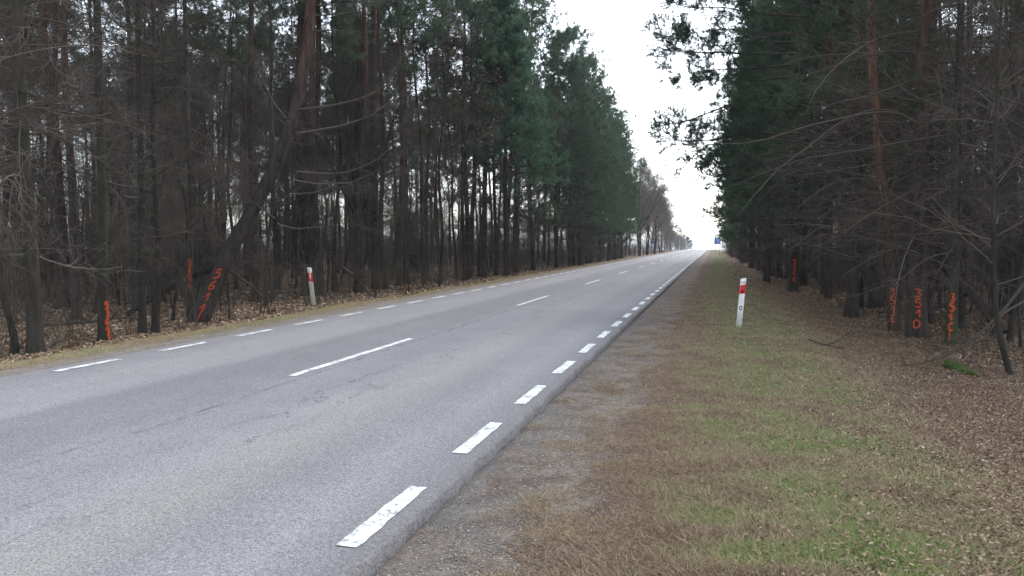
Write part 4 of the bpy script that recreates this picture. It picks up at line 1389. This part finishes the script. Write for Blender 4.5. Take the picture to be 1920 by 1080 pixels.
n = 1100
ys = rng.uniform(50, 240, n)
xs = -11.6 - 16 * rng.uniform(0, 1, n) ** 1.3
undergrowth('undergrowth', 'low leafless brush between the trunks farther down the far verge', xs, ys, n, .8, 3.6)
n = 700
ys = rng.uniform(36, 190, n)
xs = np.interp(ys, [18, 36, 74, 150], [5.0, 4.2, 3.3, 2.6]) + 14 * rng.uniform(0, 1, n) ** 1.4
undergrowth('undergrowth', 'low leafless brush between the trunks farther down the near verge', xs, ys, n, .8, 3.6)
n = 900
xs = -18 - 40 * rng.uniform(0, 1, n)
ys = -xs * rng.uniform(.72, 1.45, n)
undergrowth('thicket', 'dense leafless young growth between the pines across the road', xs, ys, n, 4.0, 11.0, .06, 9)
n = 700
ys = rng.uniform(22, 110, n)
xs = 7 + rng.uniform(0, 1, n) * (.36 * ys - 4)
undergrowth('thicket', 'dense leafless young growth between the pines beside the grass verge', xs, ys, n, 4.0, 10.0, .06, 9)

# ------------------------------------------------------------------ fallen wood
def fallen(name, label, cat, pts, dep, radii, mat=M_TWIG, twigs=0, tint=.4, tw=0.0, sides=7, twl=(.3, .9), jit=.01):
    loc = at(*pts[0], dep)
    q, r = traced_path(loc, pts, dep, radii, n=20, jitter=jit, toward_cam=tw)
    mb = MB()
    tubes(mb, q, r, sides, lump=.04, tint=np.array([tint]))
    if twigs:
        P1, R1 = spawn(q[None], r[None], twigs, .2, twl, 40, 6, .05, .06, .5, rmin=.003)
        tubes(mb, P1, R1, 3, tint=np.full(len(P1), tint))
        P2, R2 = spawn(P1, R1, 4, .2, (.15, .5), 40, 3, .05, .06, .6, rmin=.0025)
        tubes(mb, P2, R2, 3, tint=np.full(len(P2), tint + .1))
    o = mb.build(name, mat)
    o.location = loc
    return tag(o, label, cat)


fallen('fallen_log', 'weathered log propped low behind the thin numbered tree', 'log', [(238, 590), (300, 545), (345, 528), (400, 505), (424, 492)], D0 + 1.2, (.07, .10, .12, .10, .07), M_DECID, 5)
fallen('fallen_branch', 'dark broken branch arching behind the foot of the leaning pine', 'branch', [(412, 500), (440, 512), (470, 535), (492, 560)], D0 + .4, (.05, .04, .03, .012), M_TWIG, 10, .2)
fallen('fallen_branch', 'thin dark pole lying across the floor by the running orange number', 'branch', [(75, 612), (140, 605), (200, 600), (262, 596)], depth_of(gpt(195, 640)) + .5, (.02, .025, .02, .01), M_TWIG, 4, .15)
fallen('fallen_branch', 'pale bare stick lying between the thick tree and the running number', 'branch', [(92, 655), (104, 640), (118, 634)], depth_of(gpt(100, 655)), (.03, .025, .012), M_TWIG, 2, 1.0)
fallen('fallen_branch', 'tangle of dead branch beside the striped post across the road', 'branch', [(640, 500), (668, 520), (690, 545), (700, 556)], 26, (.05, .045, .03, .015), M_TWIG, 12, .25)
fallen('fallen_branch', 'long dark broken branch slanting down to the grass before the mossy log', 'branch', [(1930, 520), (1875, 590), (1820, 640), (1770, 672), (1720, 684), (1690, 688)], 13.2, (.026, .024, .02, .016, .011, .006), M_TWIG, 12, .15, tw=1.2)
fallen('fallen_branch', 'second broken branch rising behind the slanting one', 'branch', [(1930, 560), (1880, 588), (1840, 640), (1790, 660), (1745, 690)], 13.9, (.022, .02, .016, .012, .006), M_TWIG, 10, .2, tw=1.0)
fallen('fallen_branch', 'curved twig lying on the leaf litter near the three numbered trees', 'branch', [(1515, 636), (1545, 648), (1585, 655)], depth_of(gpt(1545, 650)) - .02, (.012, .014, .008), M_TWIG, 3, .3)
fallen('leaning_trunk', 'dark dead trunk leaning across behind the greenish numbered tree', 'fallen tree', [(1880, 625), (1845, 575), (1800, 530), (1745, 470), (1700, 418), (1676, 380)], 17.6, (.13, .12, .11, .10, .08, .05), M_PINE, 14, .3, tw=-2.0, sides=9, twl=(.5, 1.6))

gm0, gm1 = gpt(1776, 688), gpt(1842, 704)
q = np.linspace(-.05, 1.25, 20)[:, None] * (gm1 - gm0)[None] + np.array([0, 0, .02])
q[:, 2] += .025 * np.sin(np.linspace(0, 9, 20)) - np.linspace(0, .03, 20)
q[:, :2] += np.cumsum(rng.normal(0, .012, (20, 2)), 0)
mb = MB()
tubes(mb, q, .085 * np.interp(np.linspace(0, 1, 20), [0, .06, .25, .8, 1], [.25, .75, 1, .7, .25]) * rng.uniform(.75, 1.2, 20), 14, lump=.16)
ml = mb.build('mossy_log', M_MOSS, smooth=True)
ml.location = gm0
tag(ml, 'short half-sunk log covered in green moss at the wood edge', 'log')


# ------------------------------------------------------------------ roadside posts and signs
def prism(mb, outline, z0, z1, sl=0.0):
    """Upright prism with an outline (k,2); the top is tilted by SL along x."""
    o = np.asarray(outline, float)
    k = len(o)
    a = np.concatenate([o, np.full((k, 1), z0)], 1)
    b = np.concatenate([o, (z1 + sl * o[:, 0])[:, None]], 1)
    i = np.arange(k)
    mb.add(np.concatenate([a, b]), np.stack([i, (i + 1) % k, k + (i + 1) % k, k + i], -1), tris=np.concatenate([np.stack([np.zeros(k - 2, int), i[2:], i[1:-1]], -1), k + np.stack([np.zeros(k - 2, int), i[1:-1], i[2:]], -1)]))


def text_mesh(txt, size, mat, parent, loc, rot, name='digits'):
    cu = bpy.data.curves.new(name, 'FONT')
    cu.body = txt
    cu.size = size
    cu.align_x, cu.align_y = 'CENTER', 'CENTER'
    cu.extrude = 0.001
    o = bpy.data.objects.new(name, cu)
    COL.objects.link(o)
    dg = bpy.context.evaluated_depsgraph_get()
    me = bpy.data.meshes.new_from_object(o.evaluated_get(dg))
    bpy.data.objects.remove(o)
    me.materials.clear()
    me.materials.append(mat)
    ob = bpy.data.objects.new(name, me)
    COL.objects.link(ob)
    ob.parent = parent
    ob.location, ob.rotation_euler = loc, rot
    return ob


def post(label, loc, rz, tilt, body_mat, slope, plate=True, both=False, group=None, detail=True, z0=.70):
    """A white plastic marker post with a slanting red band; local -y faces the driver."""
    root = thing('marker_post', label, 'marker post', loc, rz, group)
    root.rotation_euler = (tilt[0], tilt[1], rz)
    ol = [(-.058, -.042), (-.05, -.052), (.05, -.052), (.058, -.042), (.03, .045), (-.03, .045)]
    mb = MB(); prism(mb, ol, -.3, 1.02, slope); mb.build('body', body_mat, root)
    s = np.array(ol) * 1.06 + np.array([0, -.001])
    mb = MB()
    k = len(s)
    a = np.concatenate([s, (z0 + slope * s[:, :1])], 1)
    b = np.concatenate([s, (.885 + slope * s[:, :1])], 1)
    i = np.arange(k)
    mb.add(np.concatenate([a, b]), np.stack([i, (i + 1) % k, k + (i + 1) % k, k + i], -1))
    mb.build('red_band', M_RED, root)
    if detail:
        mb = MB()
        if both:
            prism(mb, [(-.016, -.060), (.012, -.060), (.012, -.056), (-.016, -.056)], .715, .87, slope)
            mb.build('white_reflector', M_PLATE, root)
        else:
            prism(mb, [(-.026, -.060), (.026, -.060), (.026, -.056), (-.026, -.056)], .715, .87, slope)
            mb.build('red_reflector', M_REFL, root)
    if plate:
        mb = MB(); prism(mb, [(-.044, -.0575), (.044, -.0575), (.044, -.053), (-.044, -.053)], .915, .985, 0); mb.build('number_plate', M_PLATE, root)
        text_mesh('113', .058, M_DIGIT, root, (0, -.0592, .948), (R_(90), 0, 0))
        mb = MB()
        a = np.linspace(0, 2 * np.pi, 25)[:-1]
        inner = np.stack([.0185 * np.cos(a), np.full(24, -.0545), .40 + .033 * np.sin(a)], -1)
        outer = np.stack([.0335 * np.cos(a), np.full(24, -.0545), .40 + .051 * np.sin(a)], -1)
        i = np.arange(24)
        mb.add(np.concatenate([inner, outer]), np.stack([i, 24 + i, 24 + (i + 1) % 24, (i + 1) % 24], -1))
        mb.build('zero_mark', M_BLACK, root)
    return root


M_REFL = plain('red_reflector', (0.42, 0.008, 0.012), 0.2, 0.6)
gp = gpt(1385, 613)
post('white marker post with a red band, plate and black zero on the grass verge', tuple(gp), R_(2), (R_(-1), R_(4.5)), M_WHITE, .28)
gp = gpt(588, 575)
post('weathered greenish marker post with a red band, tilted, at the wood edge across the road', tuple(gp), R_(38), (R_(-2), R_(-5.5)), M_GREENED, -.22, plate=False, both=True, z0=.655).scale = (1.12, 1.12, 1.16)
for (px, y, lab) in ((1203, 118, 'small distant white marker post at the end of the far pines'), (1262.5, 205, 'tiny distant marker post before the small green pine'), (1285, 300, 'tiny marker post at the crest in front of the birches')):
    x = -10.75
    # slide along the verge until the post stands at its column
    yy = y
    for _ in range(60):
        q = project((x, yy, 0))
        yy *= (VPX - q[0]) / (VPX - px)
    post(lab, (x, yy, float(zg(x, yy))), R_(20), (0, 0), M_WHITE, -.2, plate=False, detail=False)


def box(mb, x0, x1, y0, y1, z0, z1):
    prism(mb, [(x0, y0), (x1, y0), (x1, y1), (x0, y1)], z0, z1)


# blue sign ahead on the right
x, y = .62, 137.0
sg = thing('road_sign', 'blue information sign with pale lines on two posts by the near verge', 'road sign', (x, y, float(zg(x, y))))
mb = MB(); box(mb, -.52, .52, -.02, .02, 1.75, 2.78); mb.build('panel', M_BLUE, sg)
mb = MB()
box(mb, -.50, .50, -.0235, -.0215, 1.77, 1.80); box(mb, -.50, .50, -.0235, -.0215, 2.73, 2.76)
box(mb, -.50, -.47, -.0235, -.0215, 1.802, 2.728); box(mb, .47, .50, -.0235, -.0215, 1.802, 2.728)
for zz, w in ((2.55, .36), (2.33, .30), (2.11, .38), (1.92, .24)):
    box(mb, -w, w, -.0235, -.0215, zz - .035, zz + .035)
mb.build('pale_lines', M_PLATE, sg)
for px_ in (-.3, .3):
    mb = MB(); a = np.linspace(0, 2 * np.pi, 9)[:-1]
    prism(mb, np.stack([px_ + .035 * np.cos(a), .06 + .035 * np.sin(a)], -1), -.3, 2.7); mb.build('post', M_STEEL, sg)
# sign seen from behind on the far side
x = -11.2
yy = 130.0
for _ in range(60):
    q_ = project((x, yy, 0)); yy *= (VPX - q_[0]) / (VPX - 1223.5)
sg = thing('road_sign', 'dark blue sign on a single grey post before the pale leafless trees', 'road sign', (x, yy, float(zg(x, yy))), R_(15))
mb = MB(); box(mb, -.42, .42, -.015, .015, 1.95, 2.75); mb.build('panel', M_SIGNBACK, sg)
mb = MB(); box(mb, -.5, .3, -.015, .015, 2.77, 2.92); mb.build('top_plate', M_SIGNBACK, sg)
mb = MB(); a = np.linspace(0, 2 * np.pi, 9)[:-1]
prism(mb, np.stack([.04 * np.cos(a), -.06 + .04 * np.sin(a)], -1), -.3, 2.9); mb.build('post', M_STEEL, sg)

# white car half hidden by the crest
x, y = -9.0, 318.0
car = thing('parked_car', 'white car half hidden beyond the crest of the road', 'car', (x, y, float(zg(-6, y))))
prof = [(-2.1, .25), (-2.15, .62), (-1.6, .78), (-1.25, .95), (-.65, 1.42), (1.1, 1.45), (1.75, .98), (2.1, .92), (2.15, .3)]
mb = MB()
k = len(prof)
L_ = np.array([(-.85, p, z) for p, z in prof]); Rr_ = np.array([(.85, p, z) for p, z in prof])
L_[3:7, 0] *= np.array([.98, .8, .8, .95]); Rr_[3:7, 0] *= np.array([.98, .8, .8, .95])
i = np.arange(k)
mb.add(np.concatenate([L_, Rr_]), np.stack([i, (i + 1) % k, k + (i + 1) % k, k + i], -1), tris=np.concatenate([np.stack([np.zeros(k - 2, int), i[1:-1], i[2:]], -1), k + np.stack([np.zeros(k - 2, int), i[2:], i[1:-1]], -1)]))
mb.build('body', M_CAR, car)
mb = MB()
mb.add([(-.72, -1.22, .99), (.72, -1.22, .99), (.6, -.72, 1.38), (-.6, -.72, 1.38)], [(0, 1, 2, 3)])
mb.build('windscreen', M_GLASS, car)
for wx in (-.8, .8):
    for wy in (-1.35, 1.3):
        mb = MB(); tubes(mb, np.array([(wx - .1, wy, .31), (wx + .1, wy, .31)]), np.array([.31, .31]), 14); mb.build('wheel', M_TYRE, car)


# ------------------------------------------------------------------ grass, leaves, gravel
def pick_y(n, a, b, p=1.6):
    """Distances with more of them close to the camera."""
    u = rng.uniform(0, 1, n)
    e = 1 - p
    return (a ** e + u * (b ** e - a ** e)) ** (1 / e)


GN, GN2, GN3 = Waves(2.2, 71), Waves(.6, 72), Waves(7, 73)


def grass_patch(name, label, x, y, tint, per, hmin, hmax, wd, flat, rad=.035, jit=.14):
    """Grass as tufts: PER blades lean out of every root."""
    n = len(x)
    far = np.clip(np.hypot(x, y) / 10, 1, 4.5)
    nb = np.maximum(4, (per / far ** .8 * rng.uniform(.6, 1.4, n))).astype(int)
    k = np.repeat(np.arange(n), nb)
    off = rng.normal(0, 1, (len(k), 2)) * (rad * far[k])[:, None]
    lay = rng.normal(0, .5, (n, 2))
    bx, by = x[k] + off[:, 0], y[k] + off[:, 1]
    base = np.stack([bx, by, zg(bx, by) - .004], -1)
    d = np.concatenate([off / (rad * far[k])[:, None] * .55 + lay[k] + rng.normal(0, .45, (len(k), 2)), (np.abs(rng.normal(0, .8, len(k))) * flat + .10)[:, None]], 1)
    hh = rng.uniform(hmin, hmax, n)[k] * rng.uniform(.5, 1.25, len(k))
    mb = MB()
    blades(mb, base, nrm(d), hh, wd * far[k], np.clip(tint[k] + rng.normal(0, jit, len(k)), 0, 1))
    o = mb.build(name, M_GRASS)
    tag(o, label, 'grass', kind='stuff')


# green and straw grass of the near verge
n = 36000
y = pick_y(n, 2.5, 80, 1.75)
x = rng.uniform(-.6, 3.0, n)
den = np.interp(x + .35 * GN2(x, y) + .25 * GN(x, y), [-.7, -.3, .0, 1.5, 2.3, 3.2], [.0, .6, 1, 1, .6, .12])
keep = rng.uniform(0, 1, n) < den
x, y = x[keep], y[keep]
gr = np.clip(.51 + .24 * GN(x, y) + .28 * GN2(x, y) + .14 * GN3(x, y), .15, 1) * np.interp(x, [-.5, .3, 1.4, 2.6], [.55, 1, 1, .6])
grass_patch('grass', 'short winter grass, part straw and part green, on the near verge', x, y, gr, 15, .03, .085, .0062, .5, jit=.24)
# brown dead thatch by the shoulder
n = 30000
y = pick_y(n, 2.5, 70, 1.8)
x = rng.uniform(-1.72, .4, n)
den = np.interp(x + .30 * GN2(x, y) + .22 * GN(x, y), [-1.7, -1.0, -.85, -.75, -.25, .25], [.0, .02, .25, 1, .9, .15])
den = np.maximum(den, .9 * (GN2(x * 1.3 + 9, y * .8) + .6 * GN(x + 5, y) > .42))
keep = rng.uniform(0, 1, n) < den
x, y = x[keep], y[keep]
grass_patch('dead_grass', 'flattened reddish brown dead grass along the gravel shoulder', x, y, np.clip(.22 + .07 * GN2(x, y), 0, .4), 15, .035, .085, .0058, .16, rad=.045, jit=.14)
# far verge
n = 16000
y = pick_y(n, 6, 135, 1.5)
x = rng.uniform(-11.2, -9.1, n)
den = np.interp(x + .25 * GN2(x, y), [-11.3, -10.9, -10.4, -9.95, -9.5], [0, .6, 1, .75, .03])
keep = rng.uniform(0, 1, n) < den
x, y = x[keep], y[keep]
grass_patch('grass', 'dry olive grass strip along the far edge of the road', x, y, np.clip(.46 + .14 * GN(x, y), 0, .75), 12, .035, .09, .005, .5, rad=.05)


def litter(name, label, x, y, s0, s1, tmean, up=.5):
    n = len(x)
    c = np.stack([x, y, zg(x, y) + rng.uniform(.004, .03, n)], -1)
    nz = rng.normal(0, up, (n, 3)); nz[:, 2] = 1
    mb = MB()
    far = np.clip(np.hypot(x, y) / 16, 1, 2.2)
    leaf_quads(mb, c, rng.uniform(s0, s1, n) * far, nz, np.clip(rng.normal(tmean, .27, n), 0, 1))
    o = mb.build(name, M_LITTER)
    tag(o, label, 'leaves', kind='stuff')


n = 260000
y = pick_y(n, 2.8, 50, 1.6)
x = rng.uniform(.2, 6.5, n)
den = np.interp(x + .4 * GN(x, y), [.0, .8, 1.6, 2.4, 6], [.03, .10, .38, .9, 1])
keep = (rng.uniform(0, 1, n) < den) & (x < .42 * y + 2.2)
litter('fallen_leaves', 'brown fallen leaves scattered over the near verge and wood edge', x[keep], y[keep], .013, .034, .42)
n = 30000
y = rng.uniform(14, 70, n)
x = 4 + rng.uniform(0, 1, n) * (.38 * y - 1)
litter('fallen_leaves', 'brown leaf litter on the floor of the wood beside the verge', x, y, .04, .075, .4)
n = 90000
x = -10.9 - 32 * rng.uniform(0, 1, n) ** 1.6
y = np.maximum(-x * .78, 8) + rng.uniform(0, 1, n) ** 1.5 * 60
litter('fallen_leaves', 'pale pinkish brown leaf litter on the wood floor across the road', x, y, .045, .085, .52)

# gravel of the shoulders
def stones(name, label, x, y, s0, s1):
    n = len(x)
    u = np.array([(1, 0, 0), (0, 1, 0), (-1, 0, 0), (0, -1, 0), (0, 0, 1), (0, 0, -.6)], float)
    sc = rng.uniform(s0, s1, n)
    dim = rng.uniform(.6, 1.3, (n, 1, 3)) * np.array([1, 1, .6])
    a = rng.uniform(0, 6.28, n)
    V = u[None] * dim * sc[:, None, None]
    V = V + rng.normal(0, .12, V.shape) * sc[:, None, None]
    c, s = np.cos(a)[:, None], np.sin(a)[:, None]
    V = np.stack([V[..., 0] * c - V[..., 1] * s, V[..., 0] * s + V[..., 1] * c, V[..., 2]], -1)
    V += np.stack([x, y, zg(x, y) + sc * .25], -1)[:, None]
    f = np.array([(0, 1, 4), (1, 2, 4), (2, 3, 4), (3, 0, 4), (1, 0, 5), (2, 1, 5), (3, 2, 5), (0, 3, 5)])
    mb = MB()
    mb.add(V.reshape(-1, 3), tris=(f[None] + (np.arange(n) * 6)[:, None, None]).reshape(-1, 3), tint=np.repeat(np.clip(rng.normal(.5, .25, n), 0, 1), 6))
    o = mb.build(name, M_GRAVEL)
    tag(o, label, 'gravel', kind='stuff')


n = 34000
y = pick_y(n, 2.6, 30, 1.9)
x = rng.uniform(-1.74, -.55, n)
keep = rng.uniform(0, 1, n) < np.interp(x + .2 * GN2(x, y), [-1.75, -1.5, -1.0, -.6], [.3, .7, 1, .1])
stones('gravel', 'small gravel stones on the near shoulder', x[keep], y[keep], .002, .0095)

# ------------------------------------------------------------------ thin air haze down the road
def haze():
    m = bpy.data.materials.new('haze_air')
    m.use_nodes = True
    nt = m.node_tree
    nt.nodes.remove(nt.nodes['Principled BSDF'])
    v = nt.nodes.new('ShaderNodeVolumePrincipled')
    v.inputs['Color'].default_value = (0.86, 0.92, 1.0, 1)
    v.inputs['Density'].default_value = 0.00032
    nt.links.new(v.outputs[0], nt.nodes['Material Output'].inputs['Volume'])
    mb = MB()
    prism(mb, [(-4100, -140), (4100, -140), (4100, 5100), (-4100, 5100)], -86.0, 27.0)
    o = mb.build('haze', m)
    tag(o, 'thin pale haze along the road', 'haze', kind='stuff')


haze()
